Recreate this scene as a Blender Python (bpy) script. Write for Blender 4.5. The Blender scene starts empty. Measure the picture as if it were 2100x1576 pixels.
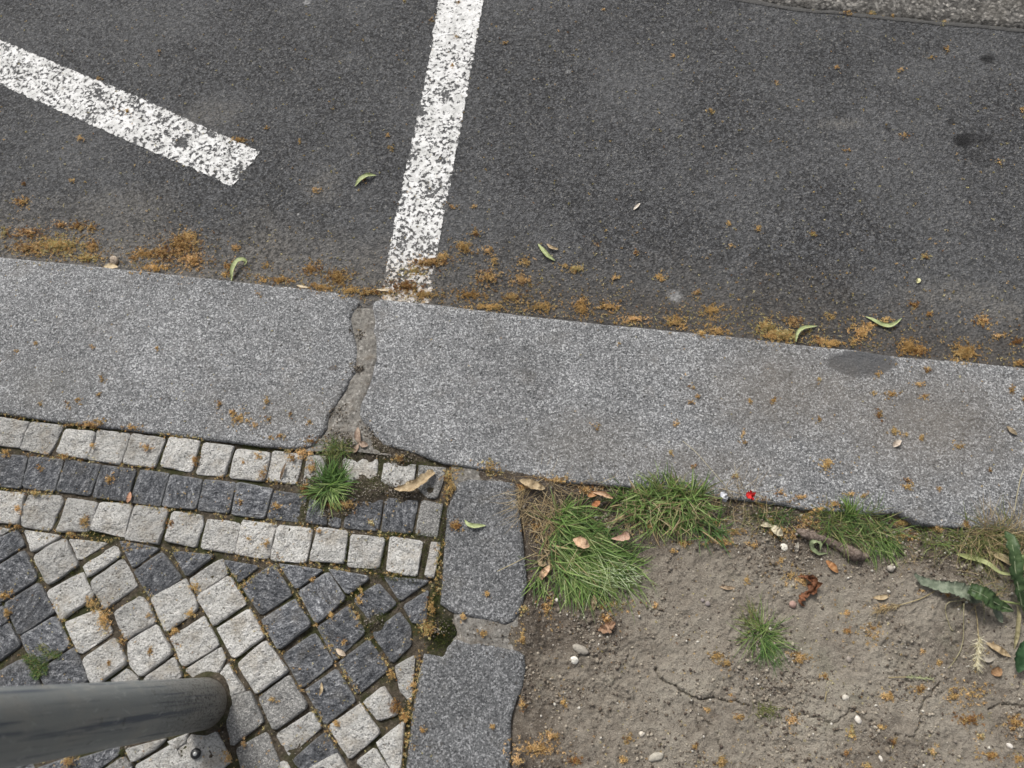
import bpy, math, random
import numpy as np
from mathutils import Vector, Matrix

random.seed(7)
RNG = np.random.default_rng(11)
SC = bpy.context.scene
COL = SC.collection

# ------------------------------------------------------------------ camera
W0, H0 = 2100.0, 1576.0
F = 1517.0                      # focal length in photo pixels (26 mm equivalent)
CX, CY = 1050.0, 788.0
CAM_H = 1.25                    # phone held about 1.25 m above the kerb top
dn = np.array([1131 - CX, -(1357 - CY), -F]); dn /= np.linalg.norm(dn)   # straight down, in camera axes
Zw = -dn
Xw = np.array([1.0, 0, 0]); Xw -= Xw.dot(Zw) * Zw; Xw /= np.linalg.norm(Xw)
Yw = np.cross(Zw, Xw)
R = np.stack([Xw, Yw, Zw])      # camera axes -> world axes
CAM = np.array([0.0, 0.0, CAM_H])

cam = bpy.data.cameras.new('camera')
cam.sensor_width = 36.0
cam.lens = 36.0 * F / W0
cam.clip_start = 0.02
cam.clip_end = 500
cam.dof.use_dof = True
cam.dof.focus_distance = 1.36
cam.dof.aperture_fstop = 4.2
camo = bpy.data.objects.new('camera', cam)
COL.objects.link(camo)
M4 = Matrix.Identity(4)
for i in range(3):
    for j in range(3):
        M4[i][j] = float(R[i, j])
M4[2][3] = CAM_H
camo.matrix_world = M4
SC.camera = camo


def P(px, py, z=0.0):
    """the point of the horizontal plane at height z that the photo shows at pixel (px, py)"""
    d = R @ np.array([px - CX, -(py - CY), -F])
    t = (z - CAM_H) / d[2]
    q = CAM + t * d
    return np.array([q[0], q[1], z])


def PP(pts, z=0.0):
    return np.array([P(x, y, z) for x, y in pts])


# ------------------------------------------------------------------ sky and sun
SUN_AZ, SUN_EL = math.radians(-28), math.radians(50)
world = bpy.data.worlds.new('World')
SC.world = world
world.use_nodes = True
wn = world.node_tree
wn.nodes.clear()
wo = wn.nodes.new('ShaderNodeOutputWorld')
wb = wn.nodes.new('ShaderNodeBackground')
ws = wn.nodes.new('ShaderNodeTexSky')
ws.sky_type = 'NISHITA'
ws.sun_disc = False
ws.sun_elevation = SUN_EL
ws.sun_rotation = SUN_AZ
ws.air_density = 1.0
ws.dust_density = 6.0
ws.ozone_density = 1.0
wh = wn.nodes.new('ShaderNodeHueSaturation')       # a thin cloud layer greys the sky
wh.inputs['Saturation'].default_value = 0.28
wb.inputs['Strength'].default_value = 0.070
wn.links.new(ws.outputs[0], wh.inputs['Color'])
wn.links.new(wh.outputs[0], wb.inputs[0])
wn.links.new(wb.outputs[0], wo.inputs[0])
sun = bpy.data.lights.new('sun', 'SUN')
sun.energy = 1.5
sun.angle = math.radians(11)
sun.color = (1.0, 0.965, 0.91)
suno = bpy.data.objects.new('sun', sun)
COL.objects.link(suno)
sd = Vector((math.sin(SUN_AZ) * math.cos(SUN_EL), math.cos(SUN_AZ) * math.cos(SUN_EL), math.sin(SUN_EL)))
suno.rotation_euler = (-sd).to_track_quat('-Z', 'Y').to_euler()
suno.location = sd * 6
SC.view_settings.view_transform = 'Standard'
SC.view_settings.look = 'None'
SC.view_settings.gamma = 1.0
SC.view_settings.use_curve_mapping = False
SC.view_settings.exposure = 0.83

# ------------------------------------------------------------------ helpers
Z_ROAD = -0.075
Z_SOIL = -0.020
Z_COB = -0.003
Z_SLAB = -0.002
Z_BED = -0.0095


def _hash(ix, iy, seed):
    ix = ix.astype(np.int64); iy = iy.astype(np.int64)
    h = (ix * 374761393 + iy * 668265263 + seed * 1442695041) & 0xFFFFFFFF
    h = ((h ^ (h >> 13)) * 1274126177) & 0xFFFFFFFF
    h = h ^ (h >> 16)
    return (h & 0xFFFF) / 65535.0


def vn(x, y, seed=0):
    x = np.asarray(x, float); y = np.asarray(y, float)
    ix = np.floor(x); iy = np.floor(y)
    fx = x - ix; fy = y - iy
    fx = fx * fx * fx * (fx * (fx * 6 - 15) + 10); fy = fy * fy * fy * (fy * (fy * 6 - 15) + 10)
    a = _hash(ix, iy, seed); b = _hash(ix + 1, iy, seed)
    c = _hash(ix, iy + 1, seed); d = _hash(ix + 1, iy + 1, seed)
    return (a + (b - a) * fx) * (1 - fy) + (c + (d - c) * fx) * fy


def fbm(x, y, seed=0, oct=4, gain=0.5):
    x = np.asarray(x, float); y = np.asarray(y, float)
    s = 0; a = 1; t = 0
    for o in range(oct):
        s = s + a * vn(x * 2 ** o + 17.3 * o, y * 2 ** o - 9.1 * o, seed + o)
        t += a; a *= gain
    return s / t - 0.5


def mesh_np(name, verts, faces, mat=None, parent=None, loc=None, smooth=True, cols=None, fl=None):
    """one mesh object; faces: (n,k) array or list"""
    me = bpy.data.meshes.new(name)
    verts = np.asarray(verts, float)
    if isinstance(faces, np.ndarray):
        n, k = faces.shape
        me.vertices.add(len(verts)); me.vertices.foreach_set('co', verts.ravel())
        me.loops.add(n * k); me.loops.foreach_set('vertex_index', faces.ravel().astype(np.int32))
        me.polygons.add(n)
        me.polygons.foreach_set('loop_start', np.arange(0, n * k, k, dtype=np.int32))
        me.update(calc_edges=True)
    else:
        me.from_pydata([tuple(v) for v in verts], [], [tuple(f) for f in faces])
        me.update()
    if smooth:
        me.polygons.foreach_set('use_smooth', np.ones(len(me.polygons), bool))
    if cols is not None:
        at = me.attributes.new('tint', 'FLOAT_COLOR', 'POINT')
        c4 = np.ones((len(verts), 4)); c4[:, :3] = cols
        at.data.foreach_set('color', c4.ravel())
    if fl is not None:
        at = me.attributes.new('wear', 'FLOAT', 'POINT')
        at.data.foreach_set('value', np.asarray(fl, float).ravel())
    if mat:
        me.materials.append(mat)
    o = bpy.data.objects.new(name, me)
    COL.objects.link(o)
    if loc is not None:
        o.location = tuple(loc)
    if parent is not None:
        o.parent = parent
    return o


def tag(o, label=None, cat=None, group=None, kind=None):
    if label: o['label'] = label
    if cat: o['category'] = cat
    if group: o['group'] = group
    if kind: o['kind'] = kind
    return o


def empty(name, loc):
    o = bpy.data.objects.new(name, None)
    o.empty_display_size = 0.02
    COL.objects.link(o)
    o.location = tuple(loc)
    return o


def resample(pl, n):
    pl = np.asarray(pl, float)
    seg = np.linalg.norm(np.diff(pl, axis=0), axis=1)
    s = np.concatenate([[0], np.cumsum(seg)])
    t = np.linspace(0, s[-1], n)
    return np.stack([np.interp(t, s, pl[:, k]) for k in range(pl.shape[1])], 1)


def grid_faces(nu, nv):
    i = np.arange(nv - 1)[:, None] * nu + np.arange(nu - 1)[None, :]
    i = i.ravel()
    return np.stack([i, i + 1, i + nu + 1, i + nu], 1)


def in_poly(x, y, poly):
    x = np.asarray(x); y = np.asarray(y)
    ins = np.zeros(x.shape, bool)
    n = len(poly)
    for i in range(n):
        x1, y1 = poly[i]; x2, y2 = poly[(i + 1) % n]
        c = ((y1 > y) != (y2 > y)) & (x < (x2 - x1) * (y - y1) / (y2 - y1 + 1e-12) + x1)
        ins ^= c
    return ins


def seg_dist(x, y, pl):
    d = np.full(np.shape(x), 1e9)
    for a, b in zip(pl[:-1], pl[1:]):
        ax, ay = a[0], a[1]; bx, by = b[0] - ax, b[1] - ay
        t = np.clip(((x - ax) * bx + (y - ay) * by) / (bx * bx + by * by + 1e-12), 0, 1)
        d = np.minimum(d, np.hypot(x - ax - t * bx, y - ay - t * by))
    return d


# ------------------------------------------------------------------ materials
class NT:
    def __init__(self, name, rough=0.9, spec=0.25):
        self.m = bpy.data.materials.new(name)
        self.m.use_nodes = True
        self.t = self.m.node_tree
        self.b = self.t.nodes['Principled BSDF']
        self.b.inputs['Roughness'].default_value = rough
        self.b.inputs['Specular IOR Level'].default_value = spec
        self.out = self.t.nodes['Material Output']
        self.geo = self.n('ShaderNodeNewGeometry')
        self.pos = self.geo.outputs['Position']

    def n(self, t): return self.t.nodes.new(t)
    def l(self, a, b): self.t.links.new(a, b)

    def put(self, inp, v):
        if isinstance(v, (int, float)): inp.default_value = v
        elif isinstance(v, tuple):
            inp.default_value = v if len(v) == len(inp.default_value) else (*v, 1.0)
        else: self.l(v, inp)

    def noise(self, scale, detail=3, rough=0.55, vec=None, dist=0.0):
        q = self.n('ShaderNodeTexNoise')
        self.l(vec or self.pos, q.inputs['Vector'])
        q.inputs['Scale'].default_value = scale
        q.inputs['Detail'].default_value = detail
        q.inputs['Roughness'].default_value = rough
        q.inputs['Distortion'].default_value = dist
        return q.outputs['Fac']

    def voro(self, scale, vec=None, out='Color', feature='F1', rnd=1.0):
        q = self.n('ShaderNodeTexVoronoi')
        q.feature = feature
        self.l(vec or self.pos, q.inputs['Vector'])
        q.inputs['Scale'].default_value = scale
        q.inputs['Randomness'].default_value = rnd
        return q.outputs[out]

    def sepx(self, col, ch=0):
        q = self.n('ShaderNodeSeparateColor'); self.l(col, q.inputs[0]); return q.outputs[ch]

    def math(self, op, a, b=0.0, c=0.0, clamp=False):
        q = self.n('ShaderNodeMath'); q.operation = op; q.use_clamp = clamp
        self.put(q.inputs[0], a); self.put(q.inputs[1], b)
        if op in ('MULTIPLY_ADD',): self.put(q.inputs[2], c)
        return q.outputs[0]

    def rng(self, v, a, b, c=0.0, d=1.0, smooth=True):
        q = self.n('ShaderNodeMapRange')
        q.interpolation_type = 'SMOOTHSTEP' if smooth else 'LINEAR'
        self.put(q.inputs['Value'], v)
        q.inputs['From Min'].default_value = a; q.inputs['From Max'].default_value = b
        q.inputs['To Min'].default_value = c; q.inputs['To Max'].default_value = d
        return q.outputs['Result']

    def ramp(self, v, stops, interp='LINEAR'):
        q = self.n('ShaderNodeValToRGB'); q.color_ramp.interpolation = interp
        e = q.color_ramp.elements
        while len(e) < len(stops): e.new(0.5)
        for k, (p, c) in enumerate(stops):
            e[k].position = p
            e[k].color = (c, c, c, 1) if isinstance(c, (int, float)) else (*c, 1)
        self.l(v, q.inputs[0])
        return q.outputs[0]

    def mix(self, f, a, b, mode='MIX'):
        q = self.n('ShaderNodeMix'); q.data_type = 'RGBA'; q.blend_type = mode
        self.put(q.inputs[0], f); self.put(q.inputs[6], a); self.put(q.inputs[7], b)
        return q.outputs[2]

    def vec(self, op, a, b):
        q = self.n('ShaderNodeVectorMath'); q.operation = op
        self.put(q.inputs[0], a); self.put(q.inputs[1], b)
        return q.outputs['Value'] if op in ('DISTANCE', 'DOT_PRODUCT') else q.outputs[0]

    def spot(self, c, r, soft=0.5, wob=0.5, squash=(1, 1, 1), nscale=60):
        """1 inside a ragged spot around the world point c: a stain with a shape of its own"""
        v = self.vec('SUBTRACT', self.pos, tuple(float(k) for k in c))
        v = self.vec('MULTIPLY', v, squash)
        d = self.vec('DISTANCE', v, (0.0, 0.0, 0.0))
        nn = self.noise(nscale, 3, 0.6)
        d = self.math('ADD', d, self.math('MULTIPLY', self.math('SUBTRACT', nn, 0.5), r * wob * 2))
        return self.rng(d, r * (1 - soft), r * (1 + soft * 0.3), 1, 0)

    def bump(self, h, dist, strength=1.0, prev=None):
        q = self.n('ShaderNodeBump')
        q.inputs['Distance'].default_value = dist
        q.inputs['Strength'].default_value = strength
        self.l(h, q.inputs['Height'])
        if prev: self.l(prev, q.inputs['Normal'])
        return q.outputs[0]

    def attr(self, name, out='Color'):
        q = self.n('ShaderNodeAttribute'); q.attribute_name = name; return q.outputs[out]

    def rand(self):
        q = self.n('ShaderNodeObjectInfo'); return q.outputs['Random']

    def done(self, col=None, normal=None):
        if col is not None: self.put(self.b.inputs['Base Color'], col)
        if normal is not None: self.l(normal, self.b.inputs['Normal'])
        return self.m


KN0, KN1 = P(0, 528, Z_ROAD), P(2100, 753, Z_ROAD)      # line of the kerb's road edge
kd = KN1 - KN0; kd /= np.linalg.norm(kd)
KNRM = np.array([-kd[1], kd[0], 0.0])


def asphalt_height(q, coarse=1.0):
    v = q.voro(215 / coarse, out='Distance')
    v2 = q.noise(110 / coarse, 4, 0.75)
    n1 = q.noise(420 / coarse, 3, 0.7)
    n2 = q.noise(60 / coarse, 3, 0.55)
    h = q.math('MULTIPLY_ADD', v, -0.5, q.math('MULTIPLY', n1, 0.5))
    h = q.math('MULTIPLY_ADD', q.rng(v2, 0.36, 0.50), 0.45, h)
    return q.math('MULTIPLY_ADD', n2, 0.35, h), v, n1


def mat_asphalt():
    q = NT('asphalt', 0.85, 0.3)
    h, v, n1 = asphalt_height(q)
    v2 = q.noise(110, 4, 0.75)
    grain = q.math('MULTIPLY_ADD', q.sepx(q.voro(170), 0), 0.65, q.math('MULTIPLY', q.sepx(q.voro(380), 1), 0.35))
    big = q.noise(4.5, 4, 0.6)
    fine = q.noise(420, 2, 0.6)
    tone = q.mix(grain, (0.066, 0.0675, 0.072), (0.203, 0.207, 0.216))
    tone = q.mix(q.rng(v, 0.42, 0.72, 0, 0.75), tone, (0.030, 0.030, 0.031))  # gaps between stones: dark bitumen, with relief shading painted into the colour
    tone = q.mix(q.rng(v2, 0.47, 0.37, 0, 0.55), tone, (0.030, 0.030, 0.031))  # scattered pits: bitumen colour plus their shade put into the tone
    tone = q.mix(q.rng(fine, 0.35, 0.7), q.mix(0.6, tone, (0.035, 0.035, 0.036)), tone)
    tone = q.mix(q.rng(big, 0.38, 0.66, 0, 0.45), tone, (0.14, 0.142, 0.146))
    tone = q.mix(q.rng(q.noise(1.7, 4, 0.6), 0.42, 0.62, 0, 0.08), tone, (0.06, 0.06, 0.062))
    # bright mineral grains
    sp = q.sepx(q.voro(330), 1)
    tone = q.mix(q.rng(sp, 0.90, 0.97, 0, 0.42), tone, (0.28, 0.27, 0.25))
    # dust washed against the kerb
    dk = q.vec('DOT_PRODUCT', q.vec('SUBTRACT', q.pos, tuple(float(k) for k in KN0)), tuple(float(k) for k in KNRM))
    dk = q.math('ADD', dk, q.math('MULTIPLY', q.math('SUBTRACT', q.noise(9, 4, 0.6), 0.5), 0.22))
    dust = q.math('MULTIPLY', q.rng(dk, 0.005, 0.20, 1, 0), q.rng(q.noise(110, 4, 0.7), 0.32, 0.62, 0.25, 0.95))
    xs = q.n('ShaderNodeSeparateXYZ'); q.l(q.pos, xs.inputs[0])
    dcol = q.mix(q.rng(xs.outputs[0], -0.55, 0.15), (0.20, 0.185, 0.165), (0.090, 0.077, 0.064))
    tone = q.mix(q.math('MULTIPLY', dust, 0.75), tone, dcol)
    # dusty scuffs and dark oil drips
    for (x, y, r, sq) in ((1960, 605, 0.055, (0.45, 1.5, 1)), (2060, 640, 0.05, (0.6, 1.2, 1)), (430, 235, 0.05, (0.6, 1, 1)),
                          (660, 385, 0.05, (1, 1, 1)), (250, 420, 0.07, (0.5, 1.3, 1)), (1720, 255, 0.03, (0.5, 1.5, 1))):
        s = q.spot(P(x, y, Z_ROAD), r, 0.9, 0.6, sq, 45)
        tone = q.mix(q.math('MULTIPLY', q.math('MULTIPLY', s, 0.6), q.rng(q.noise(150, 4, 0.7), 0.35, 0.6)), tone, (0.20, 0.19, 0.175))
    for (x, y, r, k, sq) in ((1975, 290, 0.024, 0.8, (1, 1.2, 1)), (2000, 285, 0.03, 0.5, (0.6, 1.6, 1)), (1950, 252, 0.012, 0.6, (1, 1, 1)),
                             (2025, 122, 0.018, 0.75, (1, 1.2, 1)), (1995, 320, 0.02, 0.4, (1, 1, 1)), (1820, 265, 0.007, 0.5, (1, 1, 1))):
        s = q.spot(P(x, y, Z_ROAD), r, 0.6, 0.5, sq, 80)
        tone = q.mix(q.math('MULTIPLY', s, min(1.0, k * 1.25)), tone, (0.016, 0.016, 0.017))
    for (x, y, r) in ((630, 5, 0.010), (1165, 147, 0.006), (1385, 608, 0.016), (612, 440, 0.004)):
        s = q.spot(P(x, y, Z_ROAD), r, 0.7, 0.8, (1, 1, 1), 200)
        tone = q.mix(q.math('MULTIPLY', s, 0.6), tone, (0.42, 0.42, 0.42))
    nb = q.bump(h, 0.0062, 1.0)
    return q.done(tone, nb)


def mat_old_asphalt():
    q = NT('worn_coarse_asphalt', 0.9, 0.25)
    h, v, n1 = asphalt_height(q, 1.7)
    g = q.voro(150)
    tone = q.ramp(q.sepx(g, 0), [(0, (0.07, 0.067, 0.063)), (0.5, (0.13, 0.124, 0.115)), (0.85, (0.22, 0.21, 0.195)), (1, (0.36, 0.34, 0.31))])
    tone = q.mix(q.rng(v, 0.45, 0.8, 0, 0.7), tone, (0.03, 0.028, 0.026))
    tone = q.mix(q.rng(q.noise(12, 3), 0.4, 0.7, 0, 0.4), tone, (0.12, 0.11, 0.095))
    return q.done(tone, q.bump(h, 0.004))


def mat_paint():
    q = NT('worn_white_road_paint', 0.75, 0.3)
    h, v, n1 = asphalt_height(q)
    wear = q.attr('wear', 'Fac')
    n = q.noise(112, 5, 0.66)
    n2 = q.noise(20, 3, 0.6)
    cr = q.noise(420, 2, 0.6)
    m = q.math('ADD', n, q.math('MULTIPLY', q.math('SUBTRACT', n2, 0.5), 0.30))
    m = q.math('ADD', m, q.math('MULTIPLY', q.math('SUBTRACT', cr, 0.5), 0.20))
    m = q.math('ADD', m, q.math('MULTIPLY', v, -0.06))
    m = q.math('SUBTRACT', m, wear)
    wn2 = q.n('ShaderNodeVectorMath'); wn2.operation = 'ADD'
    nv = q.n('ShaderNodeTexNoise'); q.l(q.pos, nv.inputs['Vector']); nv.inputs['Scale'].default_value = 30; nv.inputs['Detail'].default_value = 3
    sv = q.n('ShaderNodeVectorMath'); sv.operation = 'SCALE'; q.l(nv.outputs['Color'], sv.inputs[0]); sv.inputs['Scale'].default_value = 0.035
    q.l(q.pos, wn2.inputs[0]); q.l(sv.outputs[0], wn2.inputs[1])
    ed = q.voro(13, vec=wn2.outputs[0], out='Distance', feature='DISTANCE_TO_EDGE')
    m = q.math('SUBTRACT', m, q.math('MULTIPLY', q.rng(ed, 0.004, 0.022, 1, 0), q.rng(q.noise(17, 2), 0.5, 0.62, 0, 0.16)))
    a = q.rng(m, 0.345, 0.435, 0.05, 1.0)
    col = q.mix(q.rng(q.noise(60, 3), 0.35, 0.7), (0.72, 0.72, 0.715), (0.50, 0.50, 0.49))
    col = q.mix(q.rng(q.noise(420, 3, 0.65), 0.55, 0.75, 0, 0.45), col, (0.30, 0.295, 0.29))
    dk = q.vec('DOT_PRODUCT', q.vec('SUBTRACT', q.pos, tuple(float(k) for k in KN0)), tuple(float(k) for k in KNRM))
    col = q.mix(q.math('MULTIPLY', q.rng(dk, 0.0, 0.13, 1, 0), q.rng(q.noise(70, 4, 0.7), 0.3, 0.65)), col, (0.36, 0.30, 0.23))
    nb = q.bump(h, 0.0012)
    q.done(col, nb)
    tr = q.n('ShaderNodeBsdfTransparent')
    mx = q.n('ShaderNodeMixShader')
    q.l(a, mx.inputs[0]); q.l(tr.outputs[0], mx.inputs[1]); q.l(q.b.outputs[0], mx.inputs[2])
    q.l(mx.outputs[0], q.out.inputs[0])
    return q.m


def mat_granite(name, dark, mid, light, scale=330, stains=(), tint=None):
    q = NT(name, 0.8, 0.3)
    w = q.noise(260, 2, 0.6)
    wv = q.n('ShaderNodeVectorMath'); wv.operation = 'SCALE'
    q.l(q.pos, wv.inputs[0]); wv.inputs['Scale'].default_value = 1.0
    g1 = q.sepx(q.voro(scale), 0)
    g2 = q.sepx(q.voro(scale * 1.7), 1)
    nz = q.noise(scale * 0.9, 4, 0.75)
    s = q.math('MULTIPLY_ADD', g2, 0.40, q.math('MULTIPLY', g1, 0.50))
    s = q.math('ADD', s, q.math('MULTIPLY', q.math('SUBTRACT', nz, 0.45), 0.9))
    col = q.ramp(s, [(0.14, dark), (0.40, mid), (0.56, mid), (0.82, light)])
    big = q.noise(6, 4, 0.6)
    col = q.mix(1.0, col, q.ramp(big, [(0.3, 0.78), (0.7, 1.14)]), 'MULTIPLY')
    col = q.mix(1.0, col, q.ramp(q.noise(22, 4, 0.65), [(0.32, 0.86), (0.68, 1.10)]), 'MULTIPLY')
    col = q.mix(q.rng(q.voro(38, out='Distance'), 0.075, 0.115, 0.75, 0), col, (0.05, 0.048, 0.045))
    # worn brownish film
    film = q.rng(q.noise(14, 5, 0.7), 0.50, 0.75, 0, 0.28)
    col = q.mix(film, col, tint or (0.21, 0.19, 0.165))
    for (c, r, k, sq, cc, soft) in stains:
        col = q.mix(q.math('MULTIPLY', q.spot(c, r, soft, 0.25, sq, 40), k), col, cc, 'MULTIPLY' if max(cc) > 0.5 else 'MIX')
    h = q.math('ADD', q.math('MULTIPLY', g1, 0.3), q.noise(190, 5, 0.7))
    h = q.math('ADD', h, q.noise(45, 3, 0.6))
    return q.done(col, q.bump(h, 0.0045))


def mat_cobble(name, lightstone):
    q = NT(name, 0.85, 0.3)
    rd = q.rand()
    sh = q.n('ShaderNodeVectorMath'); sh.operation = 'ADD'
    cmb = q.n('ShaderNodeCombineXYZ')
    q.l(q.math('MULTIPLY', rd, 31.0), cmb.inputs[0]); q.l(q.math('MULTIPLY', rd, 17.0), cmb.inputs[1])
    q.l(q.pos, sh.inputs[0]); q.l(cmb.outputs[0], sh.inputs[1])
    v = sh.outputs[0]
    rot = q.n('ShaderNodeVectorRotate'); rot.rotation_type = 'Z_AXIS'
    q.l(v, rot.inputs['Vector']); q.l(q.math('MULTIPLY', rd, 9.0), rot.inputs['Angle'])
    st = q.vec('MULTIPLY', rot.outputs[0], (1.0, 0.35, 1.0))
    n1 = q.noise(70, 5, 0.62, v)
    n2 = q.noise(300, 4, 0.72, v)
    n3 = q.noise(160, 4, 0.7, st)
    g = q.sepx(q.voro(520, v), 0)
    if lightstone:
        s = q.math('ADD', q.math('MULTIPLY', n2, 0.75), q.math('MULTIPLY', g, 0.22))
        s = q.math('ADD', s, q.math('MULTIPLY', n1, 0.25))
        col = q.ramp(s, [(0.40, (0.10, 0.095, 0.085)), (0.47, (0.36, 0.35, 0.325)), (0.56, (0.62, 0.61, 0.58)), (0.76, (0.80, 0.79, 0.765))])
        tone = q.ramp(rd, [(0, 0.72), (0.3, 0.90), (0.65, 1.0), (1, 1.10)])
        warm = q.rng(q.noise(26, 4, 0.6, v), 0.46, 0.70, 0, 0.5)
        col = q.mix(warm, col, (0.40, 0.345, 0.27))
        hd = 0.016
    else:
        s = q.math('ADD', q.math('MULTIPLY', n3, 0.7), q.math('MULTIPLY', g, 0.16))
        s = q.math('ADD', s, q.math('MULTIPLY', n2, 0.30))
        col = q.ramp(s, [(0.42, (0.035, 0.038, 0.044)), (0.53, (0.098, 0.104, 0.116)), (0.64, (0.19, 0.197, 0.212)), (0.78, (0.52, 0.53, 0.55))])
        tone = q.ramp(rd, [(0, 0.85), (0.5, 1.05), (1, 1.35)])
        warm = q.rng(q.noise(22, 4, 0.6, v), 0.50, 0.75, 0, 0.4)
        col = q.mix(warm, col, (0.13, 0.115, 0.09))
        hd = 0.012
    rim = q.math('MULTIPLY', q.attr('wear', 'Fac'), q.rng(q.noise(120, 4, 0.7, v), 0.30, 0.55))
    col = q.mix(q.math('MULTIPLY', rim, 0.75 if not lightstone else 0.6), col, (0.27, 0.275, 0.28) if not lightstone else (0.72, 0.71, 0.69))
    col = q.mix(1.0, col, tone, 'MULTIPLY')
    h = q.math('ADD', q.math('MULTIPLY', n1, 1.3), q.math('MULTIPLY', n2, 0.5))
    if not lightstone: h = q.math('ADD', h, q.math('MULTIPLY', n3, 0.8))
    return q.done(col, q.bump(h, hd))


def mat_bed():
    q = NT('joint_sand_and_moss', 0.95, 0.15)
    n = q.noise(180, 4, 0.7)
    col = q.ramp(n, [(0.3, (0.035, 0.029, 0.022)), (0.55, (0.10, 0.083, 0.063)), (0.75, (0.22, 0.185, 0.145))])
    wet = q.spot(P(915, 1300, Z_BED), 0.034, 0.5, 0.35, (1, 1, 1), 50)
    xs = q.n('ShaderNodeSeparateXYZ'); q.l(q.pos, xs.inputs[0])
    moss = q.math('MULTIPLY', q.rng(q.noise(16, 4, 0.6), 0.44, 0.62), 0.75)
    col = q.mix(moss, col, q.mix(q.noise(260, 3), (0.018, 0.024, 0.008), (0.06, 0.07, 0.02)))
    col = q.mix(wet, col, q.mix(q.noise(120, 3), (0.012, 0.014, 0.008), (0.035, 0.038, 0.018)))
    h = q.noise(230, 5, 0.75)
    return q.done(col, q.bump(h, 0.005))


def mat_mortar():
    q = NT('old_mortar', 0.95, 0.15)
    n = q.noise(150, 6, 0.78)
    col = q.ramp(n, [(0.34, (0.10, 0.092, 0.082)), (0.52, (0.225, 0.214, 0.195)), (0.75, (0.37, 0.355, 0.325))])
    col = q.mix(q.rng(q.noise(30, 4), 0.5, 0.75, 0, 0.5), col, (0.17, 0.135, 0.10))
    g = q.sepx(q.voro(300), 0)
    col = q.mix(q.rng(g, 0.9, 1.0, 0, 0.7), col, (0.45, 0.43, 0.40))
    return q.done(col, q.bump(q.math('ADD', n, q.noise(60, 4)), 0.004))


def mat_soil():
    q = NT('dry_soil', 0.95, 0.1)
    big = q.noise(7, 5, 0.6)
    med = q.noise(55, 5, 0.65)
    fine = q.noise(320, 4, 0.75)
    s = q.math('ADD', q.math('MULTIPLY', big, 0.55), q.math('MULTIPLY', med, 0.30))
    s = q.math('ADD', s, q.math('MULTIPLY', fine, 0.28))
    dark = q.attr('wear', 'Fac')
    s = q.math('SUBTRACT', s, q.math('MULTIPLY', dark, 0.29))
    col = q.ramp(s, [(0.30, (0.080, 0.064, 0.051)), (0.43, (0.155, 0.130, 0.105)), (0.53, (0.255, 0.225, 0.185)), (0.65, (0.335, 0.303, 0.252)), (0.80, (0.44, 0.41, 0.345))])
    g = q.voro(420)
    col = q.mix(q.rng(q.sepx(g, 0), 0.84, 0.95, 0, 0.65), col, q.mix(q.sepx(g, 1), (0.42, 0.38, 0.32), (0.10, 0.08, 0.07)))
    gr = q.rng(q.noise(13, 3), 0.58, 0.75, 0, 0.35)
    col = q.mix(gr, col, (0.23, 0.23, 0.17))
    col = q.mix(q.rng(q.noise(900, 2, 0.6), 0.52, 0.68, 0, 0.35), col, (0.50, 0.46, 0.39))
    h = q.math('ADD', fine, q.math('MULTIPLY', med, 1.3))
    h = q.math('ADD', h, q.math('MULTIPLY', q.sepx(g, 2), 0.4))
    return q.done(col, q.bump(h, 0.0042))


def mat_tint(name, rough=0.8, spec=0.2, var=0.35, scale=300, transl=0.0, bump=0.0):
    """colour from the mesh's own colour attribute, one tone per blossom, blade or crumb, with a little grain"""
    q = NT(name, rough, spec)
    c = q.attr('tint')
    n = q.noise(scale, 3, 0.6)
    col = q.mix(1.0, c, q.ramp(n, [(0.3, 1 - var), (0.7, 1 + var)]), 'MULTIPLY')
    q.done(col, q.bump(n, bump) if bump else None)
    if transl:
        tr = q.n('ShaderNodeBsdfTranslucent'); q.l(col, tr.inputs['Color'])
        mx = q.n('ShaderNodeMixShader'); mx.inputs[0].default_value = transl
        q.l(q.b.outputs[0], mx.inputs[1]); q.l(tr.outputs[0], mx.inputs[2])
        q.l(mx.outputs[0], q.out.inputs[0])
    return q.m


_lm = {}


def mat_leaf(c1, c2, scale=160, rough=0.6, transl=0.2):
    key = (c1, c2, scale)
    if key in _lm: return _lm[key]
    q = NT('leaf_skin', rough, 0.3)
    n = q.noise(scale, 4, 0.65)
    col = q.mix(q.rng(n, 0.35, 0.68), c1, c2)
    q.done(col, q.bump(n, 0.0012))
    tr = q.n('ShaderNodeBsdfTranslucent'); q.l(col, tr.inputs['Color'])
    mx = q.n('ShaderNodeMixShader'); mx.inputs[0].default_value = transl
    q.l(q.b.outputs[0], mx.inputs[1]); q.l(tr.outputs[0], mx.inputs[2])
    q.l(mx.outputs[0], q.out.inputs[0])
    _lm[key] = q.m
    return q.m


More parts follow.
